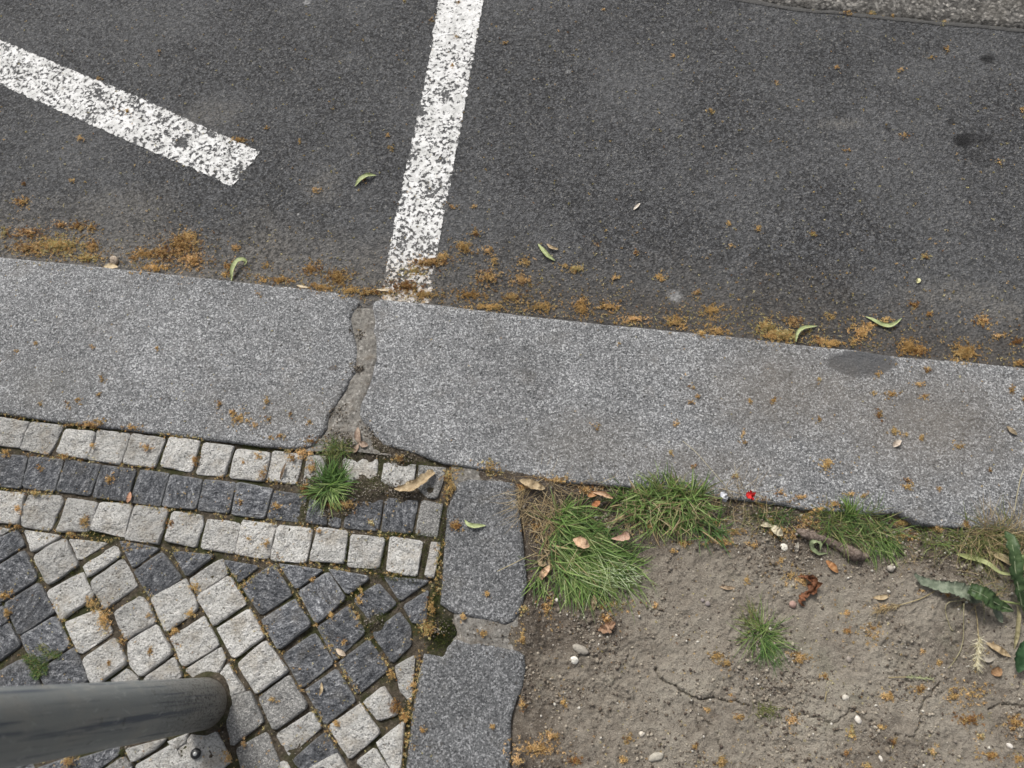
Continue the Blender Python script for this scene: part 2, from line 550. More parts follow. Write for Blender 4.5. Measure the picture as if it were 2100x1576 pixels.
def mat_pole():
    q = NT('weathered_galvanised_steel', 0.55, 0.4)
    tc = q.n('ShaderNodeTexCoord'); ob = tc.outputs['Object']
    q.b.inputs['Metallic'].default_value = 0.3
    st = q.vec('MULTIPLY', ob, (1, 1, 0.03))
    n1 = q.noise(140, 4, 0.6, st)
    n2 = q.noise(22, 4, 0.6, ob)
    n3 = q.noise(420, 3, 0.7, ob)
    col = q.mix(n1, (0.18, 0.203, 0.21), (0.33, 0.35, 0.35))
    col = q.mix(q.rng(n2, 0.4, 0.7, 0, 0.5), col, (0.34, 0.33, 0.305))
    col = q.mix(q.rng(n1, 0.45, 0.35, 0, 0.8), col, (0.085, 0.105, 0.145))
    sc = q.noise(90, 3, 0.6, q.vec('MULTIPLY', ob, (1, 1, 0.35)), 1.5)
    col = q.mix(q.rng(sc, 0.60, 0.66, 0, 0.5), col, (0.42, 0.44, 0.44))
    col = q.mix(q.rng(q.noise(60, 4, 0.75, ob), 0.63, 0.70, 0, 0.6), col, (0.07, 0.07, 0.065))
    xs = q.n('ShaderNodeSeparateXYZ'); q.l(ob, xs.inputs[0])
    low = q.math('ADD', xs.outputs[2], q.math('MULTIPLY', q.math('SUBTRACT', n2, 0.5), 0.10))
    low = q.rng(low, 0.02, 0.26, 1, 0)
    spk = q.math('MULTIPLY', q.math('POWER', low, 0.6), q.rng(q.noise(260, 4, 0.75, ob), 0.50, 0.60))
    col = q.mix(q.math('MULTIPLY', low, 0.55), col, (0.16, 0.145, 0.118))
    col = q.mix(q.math('MULTIPLY', spk, 0.9), col, (0.028, 0.025, 0.022))
    rust = q.rng(q.math('ADD', xs.outputs[2], q.math('MULTIPLY', n2, 0.06)), 0.025, 0.09, 0.75, 0)
    col = q.mix(rust, col, (0.12, 0.098, 0.072))
    return q.done(col, q.bump(n3, 0.0006))


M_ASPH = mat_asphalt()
M_OLD = mat_old_asphalt()
M_PAINT = mat_paint()
M_KERB = mat_granite('kerb_granite', (0.070, 0.073, 0.077), (0.205, 0.209, 0.214), (0.54, 0.547, 0.557), 370, stains=(
    (P(1765, 745), 0.050, 0.9, (0.75, 1.8, 1), (0.085, 0.087, 0.092), 0.25),
    (P(683, 755), 0.009, 0.75, (1, 1.7, 1), (0.10, 0.09, 0.085), 0.2),
    (P(1050, 790), 0.11, 0.35, (1, 0.9, 1), (0.72, 0.71, 0.70), 0.9),
    (P(1200, 910), 0.09, 0.28, (0.7, 1.3, 1), (0.20, 0.18, 0.15), 0.9),
    (P(1600, 800), 0.10, 0.4, (0.6, 1.0, 1), (0.19, 0.165, 0.135), 0.9),
    (P(1900, 870), 0.12, 0.45, (0.6, 1.0, 1), (0.20, 0.175, 0.145), 0.9),
    (P(600, 850), 0.07, 0.25, (0.6, 1.3, 1), (0.20, 0.185, 0.16), 0.9), (P(90, 790), 0.08, 0.3, (0.7, 1.2, 1), (0.16, 0.155, 0.14), 0.9), (P(1450, 960), 0.08, 0.3, (0.5, 1.5, 1), (0.20, 0.175, 0.145), 0.9)))
M_SLAB = mat_granite('edging_granite', (0.050, 0.052, 0.056), (0.140, 0.144, 0.149), (0.37, 0.375, 0.385), 370, tint=(0.16, 0.145, 0.12))
M_CL = mat_cobble('light_granite_cobble', True)
M_CD = mat_cobble('dark_granite_cobble', False)
M_BED = mat_bed()
M_MORT = mat_mortar()
M_SOIL = mat_soil()
M_BLOS = mat_tint('dry_blossom', 0.8, 0.15, 0.25, 700, 0.15)
M_GRASS = mat_tint('grass_blade', 0.55, 0.3, 0.2, 200, 0.25)
M_CRUMB = mat_tint('soil_crumb', 0.95, 0.1, 0.35, 500, 0, 0.001)
M_MOSS = mat_tint('moss', 0.9, 0.1, 0.4, 500, 0.1)
M_STONE = mat_tint('pebble_stone', 0.75, 0.3, 0.18, 260, 0, 0.001)
M_POLE = mat_pole()

# ------------------------------------------------------------------ ground and road
g = mesh_np('ground', [(-60, -60, -0.32), (60, -60, -0.32), (60, 60, -0.32), (-60, 60, -0.32)], np.array([[0, 1, 2, 3]]), M_SOIL, fl=[0.2] * 4)
tag(g, 'bare earth under and around the street corner', 'ground', kind='structure')

# road: a gently uneven sheet (fine near the kerb, wide beyond)
def axis(lo, hi, a, b, step):
    mid = np.arange(a, b + step * 0.5, step)
    left = a - np.cumsum(step * 1.35 ** np.arange(1, 40)); left = left[left > lo]
    right = mid[-1] + np.cumsum(step * 1.35 ** np.arange(1, 40)); right = right[right < hi]
    return np.concatenate([[lo], left[::-1], mid, right, [hi]])


xa = axis(-25, 25, -1.4, 1.5, 0.012)
ya = axis(-0.6, 14, -0.2, 1.3, 0.012)
GX, GY = np.meshgrid(xa, ya)
# keep the sheet on the road side of the kerb's middle: shear it along the kerb line
sl = kd[1] / kd[0]
ymid = P(1050, 700, Z_ROAD)[1]
GYs = GY - 0.0 + sl * GX + (P(1050, 690, Z_ROAD)[1] - sl * P(1050, 690, Z_ROAD)[0]) + 0.05
GZ = Z_ROAD + 0.004 * fbm(GX * 3, GYs * 3, 3, 3) + 0.0025 * fbm(GX * 14, GYs * 14, 5, 3)
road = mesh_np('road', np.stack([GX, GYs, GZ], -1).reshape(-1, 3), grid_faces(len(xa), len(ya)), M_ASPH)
tag(road, 'dark grey asphalt road surface with scattered brown blossoms', 'road', kind='structure')


def road_z(x, y):
    return Z_ROAD + 0.004 * fbm(x * 3, y * 3, 3, 3) + 0.0025 * fbm(x * 14, y * 14, 5, 3)


def strip(name, left_px, right_px, n, m, lift, mat, parent, rag=0.004, wear=None, bare=()):
    L = resample(PP(left_px, Z_ROAD)[:, :2], n); Rr = resample(PP(right_px, Z_ROAD)[:, :2], n)
    t = np.linspace(0, 1, m)[None, :, None]
    G = L[:, None, :] * (1 - t) + Rr[:, None, :] * t
    ww = np.linalg.norm(Rr - L, axis=1)[:, None]
    jl = rag * 2 * fbm(L[:, 0] * 130, L[:, 1] * 130, 40, 3); jr = rag * 2 * fbm(Rr[:, 0] * 130, Rr[:, 1] * 130, 50, 3)
    d = (Rr - L) / ww
    G[:, 0] += d * jl[:, None]; G[:, -1] += d * jr[:, None]
    e = (L[-1] - L[-2]) / (np.linalg.norm(L[-1] - L[-2]) + 1e-9)
    G[-1] += e[None] * (rag * 2 * fbm(G[-1, :, 0] * 130, G[-1, :, 1] * 130, 60, 3))[:, None]
    Z = road_z(G[..., 0], G[..., 1]) + lift
    V = np.concatenate([G, Z[..., None]], -1).reshape(-1, 3)
    fl = np.zeros((n, m)) if wear is None else np.repeat(np.interp(np.linspace(0, 1, n), *wear)[:, None], m, 1)
    for px_, py_, r_, k_ in bare:
        c_ = P(px_, py_, Z_ROAD); fl = fl + k_ * np.exp(-((G[..., 0] - c_[0]) ** 2 + (G[..., 1] - c_[1]) ** 2) / r_ ** 2)
    fl[:, 0] += 0.05; fl[:, -1] += 0.05; fl[-1] += 0.05
    return mesh_np(name, V, grid_faces(m, n), mat, parent, fl=fl)


strip('painted_line', [(-420, -115), (0, 175), (477, 384)], [(-420, -190), (0, 83), (300, 207), (534, 314)], 260, 24, 0.0016, M_PAINT, road,
      wear=([0, 0.4, 0.7, 0.85, 1], [0.02, 0.03, 0.03, 0.05, 0.05]), bare=((372, 293, 0.011, 0.5), (492, 350, 0.012, 0.18), (330, 255, 0.02, 0.08), (205, 195, 0.02, 0.08)))
strip('painted_line', [(925, -140), (900, 0), (872, 170), (797, 513), (778, 640)], [(1012, -140), (992, 0), (957, 200), (900, 500), (878, 640)], 300, 26, 0.0016, M_PAINT, road,
      wear=([0, 0.2, 0.42, 0.7, 0.86, 1], [-0.035, -0.02, 0.025, 0.04, 0.06, 0.09]), bare=((862, 232, 0.014, 0.35), (915, 195, 0.02, 0.1), (845, 320, 0.012, 0.16), (905, 330, 0.012, 0.14), (880, 395, 0.02, 0.1)))

# older, coarser asphalt across the seam in the far corner
seam = [(1180, -60), (1500, -3), (1633, 19), (1780, 33), (1933, 49), (2100, 64), (2600, 112)]
sp_ = resample(PP(seam, Z_ROAD)[:, :2], 160)
sp_[:, 1] += 0.004 * fbm(sp_[:, 0] * 25, sp_[:, 0] * 0, 9, 3)
cols_ = np.linspace(0, 1, 30) ** 2
G = sp_[:, None, :] + np.array([0.1, 1.0])[None, None] * (cols_ * 6.0)[None, :, None]
Z = road_z(G[..., 0], G[..., 1]) + 0.0042 + 0.003 * fbm(G[..., 0] * 40, G[..., 1] * 40, 22, 3)
Z[:, 0] = Z_ROAD - 0.01
old = mesh_np('old_road', np.concatenate([G, Z[..., None]], -1).reshape(-1, 3), grid_faces(30, 160), M_OLD)
tag(old, 'rougher paler old asphalt beyond the dark seam', 'road', kind='structure')
n_ = 160
tt = np.array([-0.006, -0.003, 0.002, 0.005])
tz = np.array([0.0010, 0.0022, 0.0026, 0.001])
G = np.stack([sp_ + np.array([0, 1.0])[None] * (t + 0.005 * fbm(sp_[:, 0] * 40, sp_[:, 1] * 0 + k, 71 + k, 3))[:, None] for k, t in enumerate(tt)], 1)
Z = road_z(G[..., 0], G[..., 1]) + tz[None]
qb = NT('bitumen_seal', 0.7, 0.35)
M_BIT = qb.done(qb.mix(qb.noise(60, 4), (0.040, 0.040, 0.040), (0.10, 0.097, 0.092)), qb.bump(qb.noise(200, 3), 0.002))
mesh_np('seam_seal', np.concatenate([G, Z[..., None]], -1).reshape(-1, 3), grid_faces(4, n_), M_BIT, road)


# ------------------------------------------------------------------ coons patch stones (kerb, edging)
def coons(top, bot, nu, nv, left=None, right=None):
    T = resample(top, nu); B = resample(bot, nu)
    Lf = resample(left if left is not None else [top[0], bot[0]], nv)
    Rt = resample(right if right is not None else [top[-1], bot[-1]], nv)
    u = np.linspace(0, 1, nu)[None, :, None]; v = np.linspace(0, 1, nv)[:, None, None]
    S = (1 - v) * T[None] + v * B[None] + (1 - u) * Lf[:, None] + u * Rt[:, None]
    S -= (1 - u) * (1 - v) * T[0] + u * (1 - v) * T[-1] + (1 - u) * v * B[0] + u * v * B[-1]
    return S


def slab_stone(name, top, bot, left, right, z0, nu, nv, r, depth, mat, parent, amp=0.0018, seed=0, rag=0.0009):
    S = coons(PP(top, z0)[:, :2], PP(bot, z0)[:, :2], nu, nv, PP(left, z0)[:, :2], PP(right, z0)[:, :2])
    # ragged outline
    for sl_ in (np.s_[0, :], np.s_[-1, :], np.s_[:, 0], np.s_[:, -1]):
        e = S[sl_].copy()
        S[sl_] = e + rag * 2 * np.stack([fbm(e[:, 0] * 60, e[:, 1] * 60, 80 + seed, 4), fbm(e[:, 0] * 60, e[:, 1] * 60, 90 + seed, 4)], 1)
    edge = np.concatenate([S[0], S[1:, -1], S[-1, ::-1][1:], S[::-1, 0][1:]])
    X, Y = S[..., 0], S[..., 1]
    D = seg_dist(X, Y, edge[::2] if len(edge) > 400 else edge)
    rr = r * (0.7 + 1.2 * (fbm(X * 18, Y * 18, seed + 5, 3) + 0.5))
    k = np.clip(1 - D / rr, 0, 1)
    Zs = z0 - rr * 0.55 * k ** 2 + amp * 2 * fbm(X * 9, Y * 9, seed, 4) + amp * 0.8 * fbm(X * 60, Y * 60, seed + 3, 3)
    V = np.concatenate([S, Zs[..., None]], -1).reshape(-1, 3)
    Fc = grid_faces(nu, nv)[:, ::-1]
    # skirt
    idx = np.arange(nu * nv).reshape(nv, nu)
    loop = np.concatenate([idx[0], idx[1:, -1], idx[-1, ::-1][1:], idx[::-1, 0][1:-1]])
    lo = V[loop].copy(); lo[:, 2] = z0 - depth
    cen = V[:, :2].mean(0)
    b0 = len(V)
    V = np.concatenate([V, lo])
    nl = len(loop); a = np.arange(nl); b = (a + 1) % nl
    sk = np.stack([loop[a], loop[b], b0 + b, b0 + a], 1)
    o = mesh_np(name, V, np.concatenate([Fc, sk]), mat, parent)
    return o


kerb = empty('kerb', P(760, 760, 0))
tag(kerb, 'granite kerb between road and pavement with a mortared joint', 'kerb', kind='structure')


def child(o, par):
    o.parent = par
    o.matrix_parent_inverse = Matrix.Translation(-Vector(par.location))
    return o


KT_L = [(-1600, 366), (-560, 470), (-200, 506), (0, 527), (200, 546), (400, 568), (600, 590), (690, 600), (703, 608)]
KR_L = [(703, 608), (737, 617), (729, 634), (719, 651), (722, 675), (729, 700), (733, 737), (728, 766), (711, 793), (691, 826), (674, 856), (670, 880), (640, 916)]
KB_L = [(-1600, 616), (-560, 765), (-200, 822), (0, 848), (127, 867), (254, 881), (406, 899), (530, 914), (600, 920), (640, 916)]
KL_L = [(-1600, 366), (-1600, 616)]
child(slab_stone('kerb_stone', KT_L, KB_L, KL_L, KR_L, 0.0, 330, 72, 0.0042, 0.16, M_KERB, None, seed=3), kerb)
KT_R = [(764, 620), (780, 614), (900, 626), (1100, 650), (1300, 671), (1500, 690), (1643, 707), (1700, 713), (1750, 717), (1800, 726), (1871, 734), (1986, 742), (2100, 754), (2500, 795), (3700, 918)]
KL_R = [(764, 620), (761, 664), (765, 733), (748, 800), (736, 830), (733, 856), (764, 889), (785, 911)]
KB_R = [(785, 911), (856, 931), (911, 951), (1010, 966), (1131, 988), (1284, 998), (1411, 1012), (1500, 1022), (1600, 1034), (1650, 1045), (1740, 1052), (1795, 1057), (1843, 1051), (1862, 1062), (1885, 1073), (1930, 1082), (1997, 1084), (2100, 1094), (2500, 1132), (3700, 1246)]
KR_R = [(3700, 918), (3700, 1246)]
child(slab_stone('kerb_stone', KT_R, KB_R, KL_R, KR_R, 0.0, 440, 72, 0.0042, 0.16, M_KERB, None, seed=13), kerb)
# mortar between them
S = coons(PP([(700, 612), (735, 611), (784, 616)], 0)[:, :2], PP([(620, 925), (700, 925), (810, 935)], 0)[:, :2], 40, 90,
          PP([(700, 612), (712, 650), (722, 700), (725, 760), (685, 825), (660, 870), (620, 925)], 0)[:, :2],
          PP([(784, 616), (781, 664), (784, 733), (768, 795), (752, 832), (752, 858), (810, 935)], 0)[:, :2])
X, Y = S[..., 0], S[..., 1]
vv = np.linspace(0, 1, 90)[:, None]
uu_ = np.linspace(0, 1, 40)[None]
Zm = -0.0016 + 0.0036 * np.exp(-((uu_ - 0.62) / 0.22) ** 2) - 0.008 * np.clip(uu_ - 0.80, 0, 1) / 0.2 + 0.006 * fbm(X * 50, Y * 50, 33, 4) + 0.002 * fbm(X * 220, Y * 220, 35, 2) - 0.05 * np.clip(0.07 - vv, 0, 1) / 0.07 * 1.2 + 0.0015 * np.clip(vv - 0.75, 0, 1)
Zm -= 0.004 * np.exp(-(np.linspace(0, 1, 40)[None] / 0.16) ** 2)
child(mesh_np('mortar_joint', np.concatenate([S, Zm[..., None]], -1).reshape(-1, 3), grid_faces(40, 90)[:, ::-1], M_MORT), kerb)

edging = empty('edging_strip', P(985, 1280, Z_SLAB))
tag(edging, 'row of narrow granite edging stones between the cobbles and the soil', 'edging', kind='structure')
child(slab_stone('edging_stone', [(940, 990), (960, 983), (1056, 988)], [(902, 1240), (925, 1256), (1035, 1281), (1054, 1275), (1070, 1248)],
                 [(940, 990), (928, 1015), (916, 1045), (910, 1130), (902, 1240)], [(1056, 988), (1064, 1045), (1072, 1105), (1081, 1195), (1070, 1248)],
                 Z_SLAB, 44, 76, 0.005, 0.14, M_SLAB, None, seed=23), edging)
child(slab_stone('edging_stone', [(869, 1341), (909, 1347), (918, 1326), (932, 1312), (990, 1321), (1058, 1331), (1074, 1345)], [(800, 1760), (1035, 1760)],
                 [(869, 1341), (857, 1386), (843, 1476), (832, 1576), (800, 1760)], [(1074, 1345), (1078, 1368), (1072, 1410), (1058, 1442), (1048, 1476), (1046, 1576), (1035, 1760)],
                 Z_SLAB, 48, 104, 0.005, 0.14, M_SLAB, None, seed=29), edging)
child(slab_stone('edging_stone', [(801, 1766), (1036, 1766)], [(770, 2700), (985, 2700)], [(801, 1766), (770, 2700)], [(1036, 1766), (985, 2700)], Z_SLAB, 36, 90, 0.005, 0.14, M_SLAB, None, seed=31), edging)
S = coons(PP([(905, 1235), (1078, 1235)], -0.006)[:, :2], PP([(905, 1355), (1082, 1355)], -0.006)[:, :2], 50, 36)
X, Y = S[..., 0], S[..., 1]
uu = np.linspace(0, 1, 50)[None]
Zm = -0.0045 + 0.006 * fbm(X * 45, Y * 45, 37, 4) - 0.012 * np.clip(0.22 - uu, 0, 1) / 0.22 - 0.008 * np.clip(uu - 0.9, 0, 1) / 0.1
child(mesh_np('mortar_joint', np.concatenate([S, Zm[..., None]], -1).reshape(-1, 3), grid_faces(50, 36)[:, ::-1], M_MORT), edging)
S = coons(PP([(925, 950), (1075, 972)], -0.006)[:, :2], PP([(925, 1000), (1075, 1000)], -0.006)[:, :2], 40, 16)
X, Y = S[..., 0], S[..., 1]
Zm = -0.007 + 0.006 * fbm(X * 45, Y * 45, 39, 4)
child(mesh_np('mortar_joint', np.concatenate([S, Zm[..., None]], -1).reshape(-1, 3), grid_faces(40, 16)[:, ::-1], M_MORT), edging)

# ------------------------------------------------------------------ pavement: bed and cobbles
bx = axis(-5, 0.01, -1.5, -0.005, 0.005); by = axis(-5, 1.4, -0.55, 0.62, 0.005)
GX, GY = np.meshgrid(bx, by)
DIRT = [(900, 870, 60), (905, 930, 0)]


def bed_z(x, y):
    z = Z_BED + 0.005 * fbm(x * 22, y * 22, 101, 3) + 0.004 * fbm(x * 90, y * 90, 104, 3) + 0.003 * fbm(x * 220, y * 220, 108, 2)
    # soil heaped over the broken stones of the top row
    for (px, py, r, h) in ((770, 915, .026, .008), (830, 935, .018, .007), (790, 1003, .018, .0075), (745, 992, .024, .0075), (830, 1010, .016, .008), (650, 1050, .030, .009),
                           (700, 1040, .020, .009), (645, 985, .016, .009), (720, 915, .028, .011), (875, 1010, .016, .008), (770, 1275, .012, .008), (765, 1010, .020, .010)):
        c = P(px, py, 0)
        z = z + h * np.exp(-((x - c[0]) ** 2 + (y - c[1]) ** 2) / (r * r))
    return z


bedV = np.stack([GX, GY, bed_z(GX, GY)], -1).reshape(-1, 3)
bf = grid_faces(len(bx), len(by))
sl_line = PP([(1000, 930), (985, 1100), (975, 1250), (1000, 1300), (960, 1340), (950, 1576), (920, 1760), (875, 2700)], Z_BED)
kbl_ = PP(KB_L, Z_BED)[:, :2]
bc = bedV[bf].mean(1)
bf = bf[(bc[:, 1] < np.interp(bc[:, 0], kbl_[:, 0], kbl_[:, 1]) + 0.12) & (bc[:, 0] > -4.9)]
bc = bedV[bf].mean(1)
bf = bf[bc[:, 0] < np.interp(-bc[:, 1], -sl_line[:, 1], sl_line[:, 0])]       # ends under the edging stones
pave = mesh_np('pavement', bedV, bf, M_BED)
tag(pave, 'footway of light and dark granite cobbles in a mosaic pattern', 'pavement', kind='structure')


def tA(*p): return [(x / 3.94, 800 + y / 3.94) for x, y in p]
def tB(*p): return [(x / 3.94, 1176 + y / 3.94) for x, y in p]
def tC(*p): return [(480 + x / 3.94, 860 + y / 3.94) for x, y in p]
def tD(*p): return [(480 + x / 3.3333, 1176 + y / 3.3333) for x, y in p]


COB = [
    # first row, light
    ('L', tA((-40, 210), (232, 258), (160, 470), (-75, 440))), ('L', tA((245, 250), (510, 285), (395, 525), (160, 480))),
    ('L', tA((515, 310), (775, 335), (695, 560), (450, 505))), ('L', tA((790, 320), (1050, 350), (970, 605), (700, 560))),
    ('L', tA((1065, 350), (1330, 385), (1240, 630), (980, 590))), ('L', tA((1370, 378), (1615, 410), (1540, 665), (1285, 615))),
    ('L', tA((1650, 425), (1895, 450), (1810, 700), (1575, 680))), ('L', tC((10, 235), (290, 265), (245, 500), (-45, 475))),
    ('L', tC((310, 250), (555, 285), (500, 530), (260, 490))), ('L', tC((590, 285), (760, 305), (720, 400), (700, 560), (550, 540))),
    ('L', tC((880, 310), (1165, 325), (1150, 470), (1120, 540), (880, 500))), ('L', tC((1210, 345), (1470, 365), (1440, 560), (1180, 540))),
    ('M', tC((1490, 370), (1715, 395), (1690, 500), (1640, 640), (1560, 640), (1480, 560))),
    # second row, dark
    ('D', tA((-80, 510), (215, 530), (160, 795), (-110, 765))), ('D', tA((228, 530), (510, 560), (440, 825), (176, 790))),
    ('D', tA((525, 560), (815, 600), (725, 855), (450, 820))), ('D', tA((822, 605), (1095, 640), (1020, 900), (740, 865))),
    ('D', tA((1130, 640), (1370, 675), (1288, 940), (1040, 905))), ('D', tA((1378, 680), (1636, 720), (1578, 965), (1298, 940))),
    ('D', tA((1644, 722), (1905, 745), (1850, 1000), (1590, 970))), ('D', tC((25, 505), (310, 560), (240, 800), (-28, 770))),
    ('D', tC((318, 575), (590, 610), (555, 840), (258, 802))), ('D', tC((610, 640), (755, 690), (745, 860), (575, 835))),
    ('D', tC((768, 700), (880, 710), (855, 882), (762, 862))), ('D', tC((905, 640), (1212, 628), (1166, 905), (885, 880))),
    ('D', tC((1224, 632), (1490, 660), (1435, 925), (1185, 908))), ('M', tC((1515, 650), (1690, 685), (1640, 955), (1460, 930))),
    # third row, light
    ('L', tA((-60, 810), (190, 830), (150, 1090), (-90, 1060))), ('L', tA((230, 843), (480, 848), (505, 900), (400, 1140), (165, 1100), (185, 950))),
    ('L', tA((540, 870), (785, 905), (715, 1145), (450, 1145))), ('L', tA((800, 900), (1070, 925), (1020, 1080), (995, 1190), (722, 1130))),
    ('L', tA((1085, 930), (1360, 955), (1280, 1250), (995, 1205))), ('L', tA((1390, 975), (1630, 1010), (1640, 1080), (1580, 1275), (1330, 1222))),
    ('L', tA((1675, 1040), (1940, 1070), (1890, 1325), (1612, 1280))), ('L', tC((60, 810), (340, 850), (275, 1135), (5, 1090))),
    ('L', tC((352, 850), (640, 880), (580, 1165), (290, 1140))), ('L', tC((668, 868), (920, 900), (885, 1165), (605, 1145))),
    ('L', tC((945, 925), (1220, 960), (1170, 1210), (910, 1195))), ('L', tC((1255, 945), (1525, 985), (1475, 1275), (1225, 1230))),
    ('L', tC((1590, 990), (1672, 995), (1615, 1285), (1535, 1270))),
    # diagonal field, from the left
    ('L', tA((-60, 1105), (85, 1122), (-60, 1205))), ('D', tA((-80, 1230), (130, 1130), (192, 1255), (0, 1385), (-120, 1440))),
    ('D', tA((185, 1295), (290, 1525), (10, 1712), (-110, 1480))), ('D', tB((300, 75), (430, 310), (152, 500), (30, 250))),
    ('D', tB((440, 342), (560, 590), (285, 770), (162, 512))), ('D', tB((-120, 330), (12, 260), (68, 385), (-120, 500))),
    ('D', tB((62, 395), (160, 580), (-30, 720), (-160, 520))), ('D', tB((175, 690), (290, 850), (400, 1100), (60, 1010), (-70, 830))),
    ('D', tB((590, 600), (705, 865), (440, 1045), (300, 800))),
    ('L', tA((180, 1128), (495, 1177), (257, 1312))), ('L', tA((505, 1190), (615, 1412), (383, 1572), (262, 1345))),
    ('L', tB((660, -10), (755, 192), (490, 382), (372, 150))), ('L', tB((520, 400), (790, 292), (905, 482), (640, 655))),
    ('L', tB((655, 700), (922, 520), (1022, 728), (745, 925))),
    ('L', tA((552, 1203), (870, 1235), (632, 1376))), ('L', tA((665, 1422), (928, 1256), (975, 1335), (708, 1515))),
    ('L', tB((725, 70), (985, -125), (1108, 102), (840, 296))), ('L', tB((912, 318), (1130, 182), (1200, 265), (1255, 400), (1010, 540))),
    ('L', tB((1018, 560), (1262, 416), (1388, 645), (1130, 835), (1040, 740))), ('L', tB((1018, 772), (1115, 852), (1030, 980), (880, 868))),
    ('L', tB((1150, 858), (1402, 675), (1470, 830), (1290, 1010))),
    ('D', tA((962, 1217), (1290, 1280), (1072, 1442))), ('D', tA((1078, 1465), (1303, 1310), (1467, 1522), (1212, 1690))),
    ('L', tB((1215, 205), (1490, 50), (1603, 282), (1335, 475))), ('L', tB((1372, 520), (1640, 352), (1765, 580), (1480, 762))),
    ('L', tB((1488, 782), (1775, 603), (1815, 690), (1700, 960))), ('L', tB((1835, 725), (1912, 860), (1980, 945), (1850, 1010), (1745, 850))),
    ('M', tB((1800, 1020), (2012, 955), (2128, 1195), (1862, 1400))), ('M', tB((1905, 1420), (2150, 1285), (2262, 1560), (1990, 1710))),
    ('D', tA((1382, 1300), (1730, 1332), (1500, 1510))), ('L', tA((1520, 1528), (1787, 1365), (1843, 1480), (1597, 1658))),
    ('L', tB((1582, 192), (1845, 18), (1983, 242), (1725, 422))), ('L', tB((1748, 450), (2008, 284), (2135, 508), (1880, 692))),
    ('L', tD((20, 620), (208, 458), (363, 670), (147, 823))), ('M', tD((165, 850), (370, 698), (500, 912), (270, 1078))),
    ('L', tD((284, 1103), (525, 948), (597, 1053), (372, 1252))), ('D', tD((398, 1280), (620, 1088), (765, 1318), (560, 1450))),
    # below the pole
    ('L', tB((1005, 1420), (1338, 1335), (1250, 1425), (1062, 1535))), ('L', tB((1420, 1440), (1490, 1370), (1560, 1290), (1740, 1275), (1860, 1520), (1690, 1660), (1540, 1640))),
    ('L', tB((1085, 1560), (1388, 1378), (1500, 1590), (1230, 1750))), ('L', tB((1350, 1360), (1525, 1290), (1500, 1365), (1405, 1432))),
    ('D', tB((560, 1520), (950, 1400), (968, 1460), (790, 1590), (600, 1650))), ('D', tB((260, 1590), (540, 1490), (590, 1650), (400, 1750))),
    ('M', tB((985, 1480), (1062, 1570), (900, 1700), (830, 1590))), ('D', tB((30, 1440), (280, 1560), (150, 1750), (-80, 1650))),
    # right of the steep middle seam
    ('D', tC((-88, 1135), (200, 1187), (35, 1322))), ('D', tC((52, 1345), (318, 1167), (466, 1420), (215, 1583))),
    ('D', tD((182, 320), (408, 177), (523, 350), (300, 523))), ('D', tD((327, 560), (548, 407), (683, 610), (460, 788))),
    ('D', tD((487, 800), (698, 653), (828, 870), (620, 1038))), ('L', tD((642, 1050), (858, 893), (998, 1090), (790, 1273))),
    ('L', tD((830, 1290), (958, 1193), (1060, 1350), (980, 1430))),
    ('D', tC((355, 1165), (720, 1217), (500, 1378))), ('D', tD((437, 125), (640, -12), (758, 170), (560, 348))),
    ('D', tD((572, 370), (778, 222), (897, 402), (690, 598))), ('D', tD((713, 610), (920, 453), (1053, 660), (845, 828))),
    ('L', tD((880, 880), (1020, 770), (1105, 900), (1115, 970), (985, 1010))), ('L', tD((972, 1160), (1165, 1003), (1150, 1200), (1135, 1400), (1050, 1310))),
    ('D', tC((760, 1207), (1080, 1265), (1085, 1295), (910, 1418))), ('D', tD((812, 180), (985, 67), (1113, 212), (940, 335))),
    ('D', tD((943, 410), (1128, 265), (1207, 372), (1212, 490), (1080, 616))), ('L', tD((1097, 642), (1238, 558), (1225, 750), (1212, 895), (1130, 800))),
    ('D', tC((1205, 1267), (1585, 1302), (1340, 1472))), ('D', tD((1153, 222), (1328, 113), (1308, 345), (1215, 338))),
    # just outside the frame
    ('L', [(-100, 835), (-22, 850), (-36, 912), (-112, 895)]), ('D', [(-112, 915), (-32, 928), (-44, 992), (-125, 975)]), ('L', [(-120, 990), (-32, 1003), (-40, 1066), (-130, 1050)]),
    ('D', [(-80, 1085), (-40, 1168), (-120, 1215), (-160, 1135)]), ('D', [(-35, 1180), (0, 1240), (-70, 1290), (-112, 1225)]), ('D', [(-110, 1240), (-75, 1300), (-140, 1345), (-180, 1290)]),
    ('D', [(-60, 1310), (-20, 1390), (-95, 1435), (-130, 1355)]), ('L', [(610, 1590), (690, 1545), (725, 1605), (650, 1660)]), ('L', [(520, 1590), (585, 1560), (630, 1660), (560, 1690)]),
    ('L', [(380, 1620), (440, 1588), (490, 1660), (430, 1700)]), ('L', [(700, 1625), (780, 1590), (800, 1660), (740, 1690)]),
]


